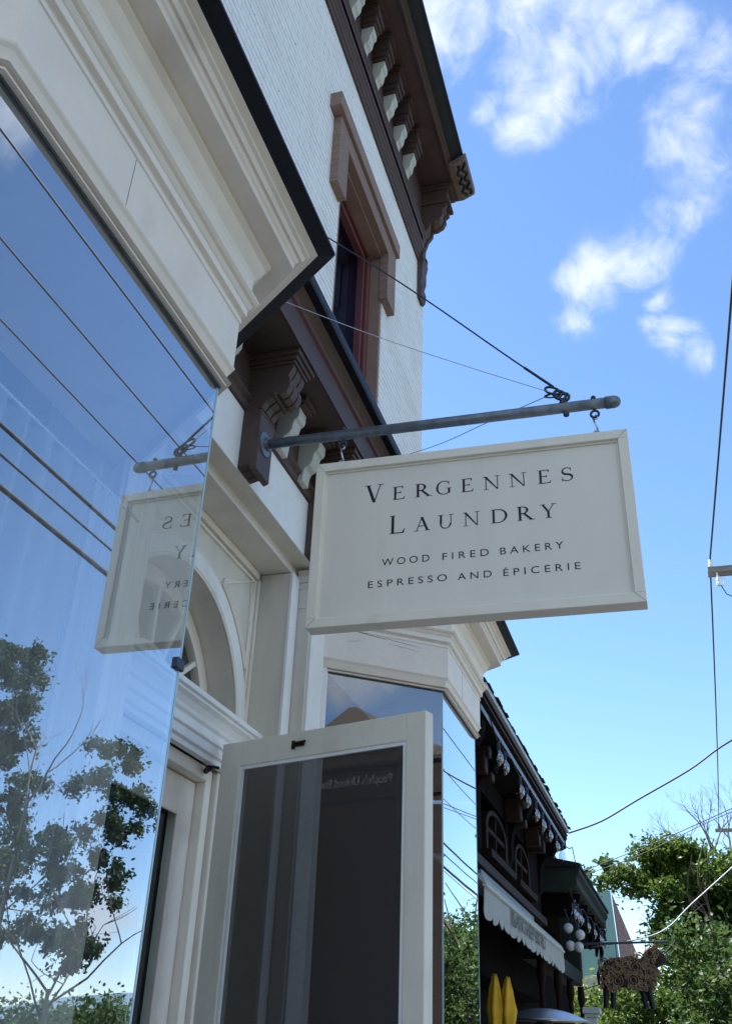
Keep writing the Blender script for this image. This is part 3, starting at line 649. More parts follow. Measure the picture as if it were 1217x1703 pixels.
# ---------------- projecting bays
bay_prof = [(-.036,3.166),(-.012,3.166),(-.012,3.172),(-.022,3.176),(-.022,3.184),(-.015,3.196),(-.005,3.216),(.002,3.224),(.004,3.229),(.0,3.232),(.0,3.386),
 (.004,3.388),(.004,3.402),(-.004,3.404),(.004,3.411),(.016,3.416),(.016,3.440),(.020,3.443),(.027,3.452),(.026,3.456),(.035,3.459),(.043,3.466),(.043,3.473),
 (.022,3.476),(.022,3.545),(.027,3.560),(.040,3.575),(.049,3.590),(.049,3.598),(.062,3.606),(.062,3.619),(.122,3.619),(.122,3.640),(.128,3.645),(.134,3.655),(.142,3.655),(.150,3.668),(.160,3.672),(.160,3.682),(.182,3.690)]
bay_roof = [(.182,3.690),(.222,3.700),(.228,3.702),(.228,3.711),(-.3,3.80)]
def bay(y0, y1, dz, gm, e0=.37):
    fx = -.982; e = .37
    P = [(-1.497,y0-e0),(fx,y0),(fx,y1),(-1.497,y1+e)]
    def pf(pr): return [(d*SF, bz(z+dz)) for d, z in pr]
    fr = G().sweep(pf(bay_prof), P)
    zt = bz(3.165+dz)
    jt = G()
    for yj in (y0+.41*(y1-y0),):
        jt.tube([(fx+.0004,yj,bz(3.236+dz)),(fx+.0004,yj+.002,bz(3.384+dz))], .0006, 4)
    # closing ceiling of the bay, base and stall riser
    fr.add([(p[0],p[1],zt+.012) for p in P], [(0,1,2,3)])
    st = G()
    bay_o = obj('bay_window', fr, 'cream', B)
    obj('paint_joint', jt, 'gasket', bay_o)
    obj('bay_roof', G().sweep(pf(bay_roof), P), 'black', bay_o)
    obj('stall_riser', G().sweep([(.0,.0),(.0,.12),(-.02,.13),(-.02,.50),(.02,.51),(.02,.56),(-.05,.57)], P), 'cream', bay_o)
    # glazing set back from the frieze
    def off(d):
        ns = []
        for i in range(3):
            v = (Vector(P[i+1])-Vector(P[i])).normalized(); ns.append(Vector((v.y,-v.x)))
        return [Vector(P[0])+ns[0]*d, Vector(P[1])+(ns[0]+ns[1])/(1+ns[0].dot(ns[1]))*d, Vector(P[2])+(ns[1]+ns[2])/(1+ns[1].dot(ns[2]))*d, Vector(P[3])+ns[2]*d]
    q = off(-.030)
    d1 = (q[0]-q[1]).normalized(); d2 = (q[3]-q[2]).normalized()
    # stiles at the wall ends of the canted sides
    sw = .035 if dz else .13
    for a, dd in ((q[0], -d1), (q[3], -d2)):
        b = a+dd*sw
        s_ = G().obox(a, b, .06, .56, zt+.01, .03) if dd == -d1 else G().obox(b, a, .06, .56, zt+.01, .03)
        m1 = b-dd*.022
        if dd == -d1: s_.obox(m1, b+dd*.012, .03, .56, zt, .012)
        else: s_.obox(b+dd*.012, m1, .03, .56, zt, .012)
        obj('bay_stile', s_, 'white', bay_o, bevel=.003)
    th = .008
    obj('front_pane', G().obox(q[1]+Vector((0,.004)), q[2]-Vector((0,.004)), th, .565, zt+.006), gm, bay_o)
    obj('side_pane', G().obox(q[0]-d1*sw, q[1]+d1*.006, th, .565, zt+.006), gm if False else 'glassf', bay_o)
    obj('side_pane', G().obox(q[2]+d2*.006, q[3]-d2*sw, th, .565, zt+.006), 'glassf', bay_o)
    eg = G()
    for c in (q[1], q[2]): eg.box(c.x-.005,c.x+.001,c.y-.003,c.y+.003,.565,zt+.006)
    obj('glass_edge', eg, 'glassedge', bay_o)
    gk = G()
    gk.sweep([(.006,zt-.006),(.006,zt+.0005),(.0,zt+.0005),(.0,zt-.006)], [tuple(p) for p in q], closed=True)
    obj('glazing_gasket', gk, 'gasket', bay_o)
    return bay_o, q
bayA, qa = bay(.860, 1.839, 0, 'glass')
bayB, qb = bay(4.424, 5.247, .06, 'glass', .41)
c = qa[2]; zc = 2.345
obj('glass_clip', G().box(c.x-.012,c.x+.008,c.y-.024,c.y+.010,zc-.013,zc+.013), 'iron', bayA, bevel=.003)
def sheer_panel(ya, yb_, amp, f1, mat):
    cu = G(); nf = 70; vs = []
    for i in range(nf+1):
        t_ = i/nf; y_ = ya+(yb_-ya)*t_
        for z_ in (.7, 2.675): vs.append((-1.125+amp*math.sin(t_*f1)+amp*.4*math.sin(t_*f1*2.6+1), y_, z_))
    cu.add(vs, [(2*i, 2*i+2, 2*i+3, 2*i+1) for i in range(nf)])
    obj('sheer_curtain', cu, mat, bayA, smooth=True, recalc=False)
sheer_panel(1.545, 1.70, .012, 31, 'curtain')
sheer_panel(.80, 1.53, .016, 60, 'curtain_thin')
obj('curtain_rod', G().tube([(-1.125,.7,2.682),(-1.125,1.74,2.682)], .005, 8), 'zinc', bayA)
# cracked paint lines on the far bay's frieze
ck = G()
fa, fb = Vector((-1.497,4.424-.41)), Vector((-.982,4.424)); fd = (fb-fa).normalized(); fn = Vector((fd.y,-fd.x))
def crack(t0, t1, z0, z1, seed, r=.0011):
    pts = []
    for i in range(13):
        t = i/12; s_ = t0+(t1-t0)*t; p = fa+fd*s_+fn*.0006
        pts.append((p.x, p.y, z0+(z1-z0)*t+.006*mnoise.noise((t*6+seed,seed,0))))
    ck.tube(pts, [r*(1-abs(2*i/12-1)**3)+.0002 for i in range(13)], 4)
crack(.10,.33,3.395,3.375,1); crack(.28,.52,3.382,3.365,4,.0007); crack(.34,.50,3.355,3.345,7,.0005); crack(.12,.2,3.33,3.345,9,.0004)
obj('paint_crack', ck, 'gasket', bayB)

# ---------------- screen door, swung open
hp = Vector((-1.661,3.424)); ep = Vector((-.778,3.151)); dd = (ep-hp).normalized(); dn = Vector((dd.y,-dd.x)); wd = (ep-hp).length
zt, zb, st, th = 2.655, .33, .098, .052; sr_ = .080
def dpt(u, t): p = hp+dd*u+dn*t; return p
def dslab(g, u0, u1, t0, t1, z0, z1):
    q = [dpt(u0,t0),dpt(u1,t0),dpt(u1,t1),dpt(u0,t1)]
    return g.add([(p.x,p.y,z0) for p in q]+[(p.x,p.y,z1) for p in q], [(0,3,2,1),(4,5,6,7),(0,1,5,4),(1,2,6,5),(2,3,7,6),(3,0,4,7)])
g = G()
dslab(g,0,st,-th,0,zb,zt); dslab(g,wd-sr_,wd,-th,0,zb,zt)
dslab(g,st,wd-sr_,-th,0,zt-st,zt); dslab(g,st,wd-sr_,-th,0,zb,zb+.16)
sdoor = obj('screen_door', g, 'door', B, bevel=.004)
g = G()
for a in ((st-.001,st+.012,zb+.16,zt-st),(wd-sr_-.012,wd-sr_+.001,zb+.16,zt-st)): dslab(g,a[0],a[1],-.014,-.004,a[2],a[3])
dslab(g,st+.012,wd-sr_-.012,-.014,-.004,zt-st-.012,zt-st+.001)
obj('screen_bead', g, 'white', sdoor)
obj('screen_mesh', dslab(G(),st+.011,wd-sr_-.011,-.020,-.017,zb+.15,zt-st-.002), 'screen', sdoor)
g = G(); dslab(g,.355,.405,0,.012,zt-.058,zt-.040); dslab(g,.35,.362,0,.010,zt-.066,zt-.034)
p0 = dpt(.36,.018); p1 = dpt(.42,.016); g.tube([(p0.x,p0.y,zt-.049),(p1.x,p1.y,zt-.046)],.005,8)
obj('latch', g, 'rust', sdoor, bevel=.002)
g = G(); a = dpt(.0,.008); g.tube([(-1.70,3.405,2.565),(a.x,a.y,2.56)], .006, 8); g.tube([(-1.70,3.405,2.56),(-1.735,3.45,2.56)],.012,8)
obj('door_closer', g, 'rust', sdoor)

# ================================================================ SIGN AND POLE
P = thing('sign_pole', 'grey galvanised pipe pole with round wall flange and domed end cap', 'pole', (-1.418,3,3.75))
zp0, zp1 = 3.752, 3.723
def pz(x): return zp0+(zp1-zp0)*(x+1.418)/1.40
g = G(); g.tube([(-1.417,3,zp0),(-.045,3,pz(-.045))], .0205, 20); obj('pipe', g, 'steel', P, smooth=True)
g = G().lathe([(.0,.0),(.052,0),(.052,.006),(.030,.010),(.028,.024),(.0,.024)], (-1.419,3,zp0), 24, 'x'); obj('wall_flange', g, 'steel', P)
g = G().lathe([(.0,-.02),(.0235,-.02),(.0235,.010),(.0225,.017),(.018,.027),(.010,.033),(.002,.035)], (-.052,3,pz(-.04)), 24, 'x'); obj('end_cap', g, 'steel', P, smooth=True)
for x, name in ((-1.083,'eye_bolt'),(-.113,'eye_bolt')):
    z = pz(x)
    g = G().tube([(x,3,z-.028),(x,3,z+.026)], .005, 8); g.sphere((x,3,z+.028), .010, 10, 6); g.ring((x,3,z-.044), .0145, .0046, 'y', 18, 8)
    obj(name, g, 'iron', P)
x = -.215; z = pz(x)
g = G().tube([(x,3,z-.032),(x,3,z+.034)], .006, 8); g.lathe([(.0,-.036),(.011,-.036),(.011,-.024),(0,-.024)], (x,3,z), 6); g.ring((x-.002,3,z+.048),.017,.006,'y',18,8)
g.lathe([(.0,.02),(.011,.02),(.011,.028),(0,.028)], (x-.012,3,z), 8)
obj('stay_bolt', g, 'iron', P)
# quick link and thimbles where the stays end
g = G()
sh = Vector((x,3,z+.058))
dA = Vector((-.84,-.01,.5)).normalized()
def loop(c, d, ln, wd, r):
    d = d.normalized(); s_ = Vector((0,0,1)).cross(d); s_ = d.cross(s_).normalized() if s_.length > 0 else Vector((0,1,0))
    pts = [c+d*(ln*(.5-.5*math.cos(a)))+s_*(wd*math.sin(a)) for a in [2*math.pi*i/18 for i in range(19)]]
    g.tube(pts, r, 7)
loop(sh-Vector((.0,0,.014)), Vector((-.55,0,.5)), .050, .017, .0055)
loop(sh+Vector((-.018,0,.012)), dA, .060, .014, .005)
loop(sh+Vector((-.020,.004,.006)), Vector((-1,.02,.08)), .055, .008, .003)
obj('shackle', g, 'iron', P)

S = thing('hanging_sign', 'cream framed hanging shop board lettered Vergennes Laundry in dark serif capitals', 'sign', (-.585,3,2.9))
x0, x1, zA0, zA1, zB0, zB1 = -1.172, -.006, 2.915, 3.600, 2.908, 3.578   # slight tilt: left and right heights
yf, yb = 2.966, 3.034
def sgz(x, top):
    t = (x-x0)/(x1-x0)
    return (zA1+(zB1-zA1)*t) if top else (zA0+(zB0-zA0)*t)
def sslab(g, xa, xb, za, zb_, ya, yc):
    """quad slab, za/zb_ functions of x"""
    vs = [(xa,ya,za(xa)),(xb,ya,za(xb)),(xb,yc,za(xb)),(xa,yc,za(xa)),(xa,ya,zb_(xa)),(xb,ya,zb_(xb)),(xb,yc,zb_(xb)),(xa,yc,zb_(xa))]
    return g.add(vs, [(0,3,2,1),(4,5,6,7),(0,1,5,4),(1,2,6,5),(2,3,7,6),(3,0,4,7)])
fw = .036; fr = G()
top = lambda x: sgz(x,True); bot = lambda x: sgz(x,False)
sslab(fr, x0,x1, lambda x: top(x)-fw, top, yf,yb); sslab(fr, x0,x1, bot, lambda x: bot(x)+fw, yf,yb)
sslab(fr, x0,x0+fw, lambda x: bot(x)+fw, lambda x: top(x)-fw, yf,yb); sslab(fr, x1-fw,x1, lambda x: bot(x)+fw, lambda x: top(x)-fw, yf,yb)
sframe = obj('frame', fr, 'sign', S, bevel=.0025)
g = G()
for xa, sx_, tp in ((x0,1,1),(x1,-1,1),(x0,1,0),(x1,-1,0)):
    z0_ = top(xa) if tp else bot(xa); zs_ = -1 if tp else 1
    p0_ = Vector((xa+sx_*.002, yf-.0003, z0_+zs_*.002)); p1_ = Vector((xa+sx_*fw*.98, yf-.0003, z0_+zs_*fw*.98))
    g.tube([p0_,p1_], .0006, 4)
obj('mitre_joint', g, 'gasket', sframe)
g = G()
for xa in (x0+fw/2, x1-fw/2):
    for k_ in (.22,.78): g.lathe([(.0,-.0012),(.0034,-.0010),(.0036,.001),(0,.001)], (xa, yf, bot(xa)+(top(xa)-bot(xa))*k_), 10, 'y')
obj('screw_head', g, 'sign', sframe)
g = G(); sslab(g, x0+fw,x1-fw, lambda x: bot(x)+fw, lambda x: top(x)-fw, 2.985,3.015); obj('panel', g, 'panel', S)
g = G()
b0 = .007
sslab(g, x0+fw,x0+fw+b0, lambda x: bot(x)+fw, lambda x: top(x)-fw, 2.979,2.985); sslab(g, x1-fw-b0,x1-fw, lambda x: bot(x)+fw, lambda x: top(x)-fw, 2.979,2.985)
sslab(g, x0+fw+b0,x1-fw-b0, lambda x: bot(x)+fw, lambda x: bot(x)+fw+b0, 2.979,2.985); sslab(g, x0+fw+b0,x1-fw-b0, lambda x: top(x)-fw-b0, lambda x: top(x)-fw, 2.979,2.985)
obj('panel_bead', g, 'sign', S)
for x in (-1.083,-.113):
    zt_ = top(x); ze = pz(x)-.055
    g = G(); g.ring((x,3,zt_+.010), .011, .0038, 'x', 16, 7); g.tube([(x,3,zt_-.01),(x,3,zt_+.002)], .004, 8)
    zm = (zt_+.016+ze)/2; hl = (ze-(zt_+.016))/2+.006
    # S hook
    pts = []
    for i in range(25):
        t = i/24
        if t < .5: a = math.pi*1.5*(t*2); pts.append((x+.009*math.sin(a), 3, zm+hl-.009+.009*math.cos(a)))
        else: a = math.pi*1.5*((1-t)*2); pts.append((x-.009*math.sin(a), 3, zm-hl+.009-.009*math.cos(a)))
    g.tube(pts, .0034, 7)
    obj('hook', g, 'zinc', S, smooth=True)

# ---- serif capitals built from strokes (unit cap height 1)
def glyph(ch):
    """returns list of polygons (unit: cap height = 1)"""
    T, t, s = .135, .055, .05          # thick, thin, serif height
    P_ = []
    def poly(*p): P_.append(list(p))
    def stroke(x0, y0, x1, y1, w):      # slanted stroke with horizontal cut
        poly((x0-w/2,y0),(x0+w/2,y0),(x1+w/2,y1),(x1-w/2,y1))
    def stem(x, y0=0, y1=1, w=T): poly((x,y0),(x+w,y0),(x+w,y1),(x,y1))
    def serif(xa, xb, y, up):
        h = .035 if up else -.035; k = .035*(1 if up else -1)
        poly((xa,y),(xb,y),(xb-.02,y+h),(xa+.02,y+h)); 
    def bar(xa, xb, y, h=t): poly((xa,y-h/2),(xb,y-h/2),(xb,y+h/2),(xa,y+h/2))
    def tick(x, y, dirn, ln=.14, lean=.05): poly((x,y),(x-.05,y),(x-.075+lean*.0,y+dirn*.02),(x+lean*.6,y+dirn*ln),(x+lean,y+dirn*ln))
    def arc(cx, cy_, rx, ry, a0, a1, wmin, wmax, n=22, tilt=0):
        o, i_ = [], []
        for k in range(n+1):
            a = R(a0+(a1-a0)*k/n); wgt = abs(math.cos(a-R(tilt)))**1.3
            w = wmin+(wmax-wmin)*wgt
            o.append((cx+rx*math.cos(a), cy_+ry*math.sin(a))); i_.append((cx+(rx-w)*math.cos(a), cy_+(ry-wmin-(w-wmin)*.25)*math.sin(a)))
        for k in range(n): poly(o[k], o[k+1], i_[k+1], i_[k])
    W = .7
    if ch == 'V':
        W = .96; stroke(.17,1,.50,.0,T*1.15); stroke(.80,1,.50,.0,t); serif(.0,.34,1,False); serif(.64,.96,1,False)
    elif ch == 'E':
        W = .76; stem(.10); serif(0,.26,0,True); serif(0,.26,1,False); bar(.10,.62,.972); bar(.10,.52,.52); bar(.10,.70,.028)
        tick(.62,.99,-1,.18,-.01); tick(.52,.52,-1,.09,0); tick(.52,.52,1,.09,0); poly((.60,0),(.70,.0),(.76,.20),(.735,.20)); poly((.55,1),(.64,1),(.655,.82),(.635,.82))
    elif ch == 'L':
        W = .76; stem(.10); serif(0,.28,0,True); serif(0,.28,1,False); bar(.10,.66,.028); poly((.58,0),(.70,0),(.77,.25),(.745,.25))
    elif ch == 'R':
        W = .86; stem(.10); serif(0,.30,0,True); serif(0,.12,1,False); arc(.30,.735,.32,.265,-90,90,t,T); bar(.10,.32,.972); bar(.10,.32,.497)
        poly((.30,.50),(.45,.50),(.86,.0),(.70,.0)); serif(.62,.96,0,True)
    elif ch == 'G':
        W = .98; arc(.50,.5,.48,.52,48,300,t,T*1.05,36); arc(.50,.5,.48,.52,300,330,t,t,6); stem(.76,.06,.46,T*.95); serif(.64,.99,.46,False); poly((.80,.98),(.835,.98),(.835,.70),(.81,.70)); poly((.62,.955),(.80,.86),(.81,.80),(.60,.98))
    elif ch == 'N':
        W = 1.0; stem(.13,0,1,t); serif(0,.32,0,True); stem(.80,0,1,t); serif(.66,1.0,1,False); poly((.04,1),(.20,1),(.855,.0),(.80,-.02)); serif(-.02,.16,1,False)
    elif ch == 'S':
        W = .60; 
        pts = []
        for k in range(41):
            q = k/40
            if q < .5:
                a = R(35+ (q*2)*215); pts.append((.30+.225*math.cos(a), .74+.235*math.sin(a)))
            else:
                a = R(70-((q-.5)*2)*215); pts.append((.30+.25*math.cos(a), .262+.235*math.sin(a)))
        for k in range(40):
            q = (k+.5)/40; wdt = t+(T*1.05-t)*math.exp(-((q-.5)/.17)**2)
            a, b = Vector(pts[k]), Vector(pts[k+1]); d = (b-a); d = d.normalized() if d.length > 1e-6 else Vector((1,0)); nn = Vector((-d.y,d.x))*wdt/2
            a2 = a-d*.012; b2 = b+d*.012
            poly(tuple(a2+nn),tuple(b2+nn),tuple(b2-nn),tuple(a2-nn))
        poly((.46,.98),(.50,.98),(.505,.72),(.48,.72)); poly((.04,.30),(.065,.30),(.085,.02),(.045,.02))
    elif ch == 'A':
        W = 1.0; stroke(.50,1.02,.18,0,t); stroke(.48,1.02,.82,0,T*1.1); bar(.30,.70,.36); serif(.02,.34,0,True); serif(.64,1.0,0,True)
    elif ch == 'U':
        W = .98; stem(.13,.36,1); serif(0,.38,1,False); stem(.78,.36,1,t); serif(.66,.98,1,False); arc(.4825,.37,.3525,.39,180,360,t,T*.75,26)
    elif ch == 'D':
        W = .98; stem(.10); serif(0,.16,0,True); serif(0,.16,1,False); arc(.42,.5,.56,.5,-90,90,t,T*1.1,26); bar(.10,.44,.972); bar(.10,.44,.028)
    elif ch == 'Y':
        W = .92; stem(.40,0,.48,T); serif(.29,.65,0,True); stroke(.16,1,.465,.44,T); stroke(.78,1,.47,.46,t); serif(.0,.32,1,False); serif(.64,.94,1,False)
    return P_, W
lg = G(); lvl = 0
def put(ch, xa, xb, zb_, h):
    global lvl
    polys, W = glyph(ch); sx = (xb-xa)/W
    for k, p in enumerate(polys):
        y = 2.9845-.00005*(k%14)
        a = 0
        for i in range(len(p)): a += p[i][0]*p[(i+1)%len(p)][1]-p[(i+1)%len(p)][0]*p[i][1]
        if a < 0: p = p[::-1]
        n = len(p)
        lg.add([(xa+q[0]*sx, y, zb_+q[1]*h) for q in p]+[(xa+q[0]*sx, 2.9852, zb_+q[1]*h) for q in p], [tuple(range(n))]+[(i, n+i, n+(i+1)%n, (i+1)%n) for i in range(n)])
h1, h2 = .076, .056
for ch, a, b, z, h in (('V',-.978,-.904,3.4095,h1),('E',-.869,-.821,3.4095,h2),('R',-.783,-.724,3.409,h2),('G',-.704,-.645,3.4085,h2),('E',-.610,-.563,3.407,h2),('N',-.528,-.465,3.405,h2),('N',-.434,-.370,3.404,h2),('E',-.332,-.284,3.403,h2),('S',-.249,-.207,3.402,h2),
    ('L',-.878,-.819,3.2665,h1),('A',-.787,-.723,3.2665,h2),('U',-.697,-.638,3.266,h2),('N',-.604,-.542,3.265,h2),('D',-.504,-.445,3.264,h2),('R',-.412,-.354,3.263,h2),('Y',-.331,-.273,3.262,h2)):
    put(ch, a, b, z, h)
let = obj('serif_lettering', lg, 'ink', S, recalc=False)
CAP = .73
for body, xa, xb, za, h in (('WOOD',-.902,-.727,3.141,.0285),('FIRED',-.680,-.515,3.1395,.0285),('BAKERY',-.475,-.258,3.138,.0285),('ESPRESSO',-.951,-.664,3.058,.0275),('AND',-.626,-.507,3.056,.0275),('\u00c9PICERIE',-.467,-.207,3.0545,.0275)):
    text_mesh('small_lettering', body, h/CAP, 'ink', S, (xa,2.9846,za), ROT_S, spacing=1.55, ex=.0003, fit=xb-xa)

# stays
def catmull(p, k=5):
    p = [Vector(q) for q in p]; o = []
    if len(p) > 15: return p
    for i in range(len(p)-1):
        a, b, c, d = p[max(i-1,0)], p[i], p[i+1], p[min(i+2,len(p)-1)]
        for j in range(k):
            t = j/k; o.append(.5*((2*b)+(c-a)*t+(2*a-5*b+4*c-d)*t*t+(3*b-a-3*c+d)*t**3))
    return o+[p[-1]]
def wire(name, pts, r, label, cat='cable', group=None, mat='cable', n=6):
    pts = catmull(pts)
    o = obj(name, G().tube(pts, r, n), mat, None, smooth=True); tag(o, label, cat, group); return o
wire('stay_wire', [(-.26,3,3.835),(-.42,3.02,4.02),(-.9,3.08,4.585),(-1.475,3.13,5.20)], .0032, 'thick stay cable running up from the pole tip to the white brick wall')
o = bpy.data.objects['stay_wire']; obj('cable_sleeve', G().tube([(-.255,3,3.83),(-.36,3.012,3.95)], .0055, 8), 'iron', o)
wire('stay_wire', [(-.255,3,3.80),(-.55,2.86,3.875),(-.9,2.70,3.98),(-1.252,2.54,4.11)], .0017, 'thin pale stay wire from the pole tip towards the cream cornice', mat='zinc')
wire('stay_wire', [(-.255,3,3.80),(-.55,3.36,3.97),(-.86,3.76,4.16),(-1.175,4.17,4.39)], .0016, 'thin dark stay wire from the pole tip back to the brown gutter beyond the board')

# ================================================================ DARK BUILDING NEXT DOOR
D = thing('dark_building', 'nearly black timber restaurant building with shingle roof edge, arched windows and porch', 'building', (-2,8,0))
XK = -1.3
g = G()
g.box(-4,XK,5.83,6.9,2.1,3.75).box(-4,XK,7.95,8.2,2.1,3.75).box(-4,XK,9.1,9.85,2.1,3.75).box(-4,XK,6.9,7.95,2.1,2.84).box(-4,XK,8.2,9.1,2.1,2.84).box(-4,XK,6.9,7.95,3.3,3.75).box(-4,XK,8.2,9.1,3.3,3.75)
obj('facade', g, 'dark', D)
obj('ground_floor', G().box(-4,-1.5,5.96,14,0,2.09).box(-4,-1.5,9.86,14,2.09,2.94).box(-2.2,XK,5.82,5.95,0,2.1), 'dark', D)
eave = G().prism([(XK,3.46),(-1.10,3.52),(-1.085,3.53),(-1.085,3.60),(-1.07,3.62),(-1.07,3.66),(XK,3.70)],'y',5.82,10.35)
ev = obj('eave', eave, 'dark', D)
obj('lit_soffit_strip', G().box(-1.10,-1.083,5.82,10.2,3.535,3.57), 'bluewhite', ev)  # lit look of the soffit edge put into a blue-white colour
obj('bronze_moulding', G().box(-1.082,-1.066,5.82,10.3,3.605,3.62).box(-1.072,-1.058,5.82,10.3,3.64,3.652), 'dark2', ev)
obj('gutter_strip', G().box(-1.07,-1.048,5.82,10.33,3.675,3.708), 'gutter', ev)
# shingle roof: rows of ragged shingles
rg = G(); y = 5.82
rg.add([(-1.055,5.82,3.712),(-1.055,10.38,3.712),(-2.6,10.38,4.5),(-2.6,5.82,4.5),(-1.055,5.82,3.69),(-1.055,10.38,3.69)],[(0,1,2,3),(0,4,5,1)])
for row in range(4):
    y = 5.80
    while y < 10.37:
        wd_ = random.uniform(.08,.16); x = -1.040-.07*row+random.uniform(-.012,.012); z = 3.715+.036*row+random.uniform(-.004,.004)
        yy = min(y+wd_-.006, 10.40)
        rg.add([(x,y,z),(x,yy,z),(x-.13,yy,z+.067),(x-.13,y,z+.067),(x,y,z+.016),(x,yy,z+.016),(x-.13,yy,z+.075),(x-.13,y,z+.075)],[(0,3,2,1),(4,5,6,7),(0,1,5,4),(1,2,6,5),(2,3,7,6),(3,0,4,7)])
        y += wd_
obj('shingle_roof', rg, 'shingle', D)
# scroll bracket at the eave end with a round notch
pts = [(XK,3.0),(XK+.02,3.0)]
arcp = [(-1.30+.02+.13*(1-math.cos(R(a))), 3.14+.22*math.sin(R(a))) for a in range(0,91,10)]
sb = obj('eave_bracket', G().prism([(XK,3.0)]+[(XK+.02,3.05)]+arcp+[(-1.11,3.44),(-1.10,3.52),(XK,3.52)],'y',9.72,9.85), 'dark', D)
for y in (5.95,6.6,8.07):
    c = sb.copy(); C.objects.link(c); c.location = (0,y-9.72,0)
for yk in (6.35,6.75,7.6,8.0,8.55,9.2):
    pass
eb = obj('eave_block', G().box(XK,-1.17,-.06,.06,3.30,3.44).box(XK,-1.14,-.05,.05,3.40,3.47), 'dark2', D, loc=(0,6.45,0), bevel=.01)
for y in (6.70,7.95,8.2,9.0,9.3): 
    c = eb.copy(); C.objects.link(c); c.location = (0,y,0)
# arched windows
def archwin(ya, yb_, zb_, zt_):
    cy_ = (ya+yb_)/2; hw = (yb_-ya)/2; zs = zt_-.16
    outer = [(ya,zb_),(yb_,zb_),(yb_,zs)]+[(cy_+hw*math.cos(R(a)), zs+.16*math.sin(R(a))) for a in range(15,180,15)]+[(ya,zs)]
    n_ = len(outer); inn = [(cy_+(p[0]-cy_)*.84, (zb_+zt_)/2+(p[1]-(zb_+zt_)/2)*.84) for p in outer]
    g = G(); x0_, x1_ = XK-.06, XK+.02
    vs = [(x1_,*p) for p in outer]+[(x1_,*p) for p in inn]+[(x0_,*p) for p in outer]+[(x0_,*p) for p in inn]
    fs = []
    for i in range(n_):
        j = (i+1)%n_; fs += [(i,j,n_+j,n_+i),(2*n_+i,3*n_+i,3*n_+j,2*n_+j),(i,2*n_+i,2*n_+j,j),(n_+i,n_+j,3*n_+j,3*n_+i)]
    g.add(vs, fs); g.box(x0_,x1_-.01,cy_-.015,cy_+.015,zb_+.02,zt_-.02).box(x0_,x1_-.01,ya+.02,yb_-.02,zs-.02,zs+.01)
    w_ = obj('arched_window', g, 'redwood', D)
    obj('pane', G().prism(inn,'x',x0_+.01,x0_+.018), 'glassd', w_)
    obj('sill', G().box(XK,XK+.07,ya-.08,yb_+.08,zb_-.05,zb_), 'redwood', w_)
archwin(6.98,7.87,2.90,3.24); archwin(8.25,9.05,2.90,3.24)
obj('band_course', G().box(XK,XK+.05,5.84,9.84,2.74,2.80), 'dark2', D)
obj('pale_band', G().box(XK,XK+.03,6.7,9.1,2.66,2.73), 'bluewhite', D)
# porch section
pg_ = G().box(-2.4,-1.12,10.75,14.0,2.95,3.22)
obj('porch_frieze', pg_, 'dark', D)
pro = [(-1.16,3.16),(-1.06,3.20),(-1.03,3.22),(-1.03,3.30),(-1.0,3.34),(-1.0,3.40),(-2.4,3.44),(-2.4,3.16)]
obj('porch_eave', G().prism(pro,'y',10.62,14.15), 'green', D)
obj('porch_roof', G().prism([(-.985,3.40),(-.985,3.43),(-1.9,3.62),(-2.5,3.62),(-2.5,3.40)],'y',10.58,14.2), 'shingle', D)
obj('porch_beam', G().box(-1.25,-1.06,10.78,10.92,2.38,2.95).box(-1.22,-1.05,8.0,10.75,2.30,2.42), 'green', D)
for y in (8.0,8.99,9.90,10.82):
    g = G().lathe([(.018,0),(.018,1.75),(.026,1.80),(.018,1.86),(.02,2.12),(.036,2.18),(.03,2.30)], (-1.08,y,0), 10); obj('porch_post', g, 'redwood', D)
for y in (10.9,11.7,12.5,13.3,13.95):
    obj('porch_bracket', G().prism([(-1.12,2.80),(-1.10,2.80),(-1.07,2.92),(-1.09,3.0),(-1.04,3.08),(-1.03,3.17),(-1.12,3.17)],'y',y-.05,y+.05), 'dark', D)
ch_ = obj('chimney', G().box(-1.60,-1.40,12.0,12.3,3.4,3.78), 'redbrickx', D, bevel=.012)
# awning
A = G(); ya, yb_ = 5.36, 8.8
A.prism([(-1.0,2.43),(-1.0,2.455),(-1.02,2.48),(-1.30,2.60),(-1.30,2.58),(-1.03,2.455)],'y',ya,yb_)
aw = obj('awning', A, 'awning', D)
obj('awning_piping', G().tube([(-.998,ya,2.425),(-.998,yb_,2.425)], .012, 8), 'gutter', aw)
vg = G(); ns = 17; pts = []
sw_ = (yb_-ya)/ns
for i in range(ns):
    for a in range(0,181,20):
        pts.append((ya+sw_*(i+.5)-sw_/2*math.cos(R(a)), 2.285-.055*math.sin(R(a))**.8+ .03))
for i in range(len(pts)-1):
    a, b = pts[i], pts[i+1]
    if b[0]-a[0] < 1e-5: continue
    wv1 = .006*math.sin(a[0]*23); wv2 = .006*math.sin(b[0]*23)
    vg.add([(-1.0+wv1,a[0],a[1]),(-1.0+wv2,b[0],b[1]),(-1.0,b[0],2.43),(-1.0,a[0],2.43),(-1.004+wv1,a[0],a[1]),(-1.004+wv2,b[0],b[1]),(-1.004,b[0],2.43),(-1.004,a[0],2.43)],[(0,1,2,3),(7,6,5,4),(0,4,5,1)])
obj('valance', vg, 'awning', aw)
text_mesh('awning_lettering', 'BLACK SHEEP BISTRO', .12, 'awntext', aw, (-.990,6.18,2.325), ROT_E, spacing=1.0, ex=.001, fit=1.46)

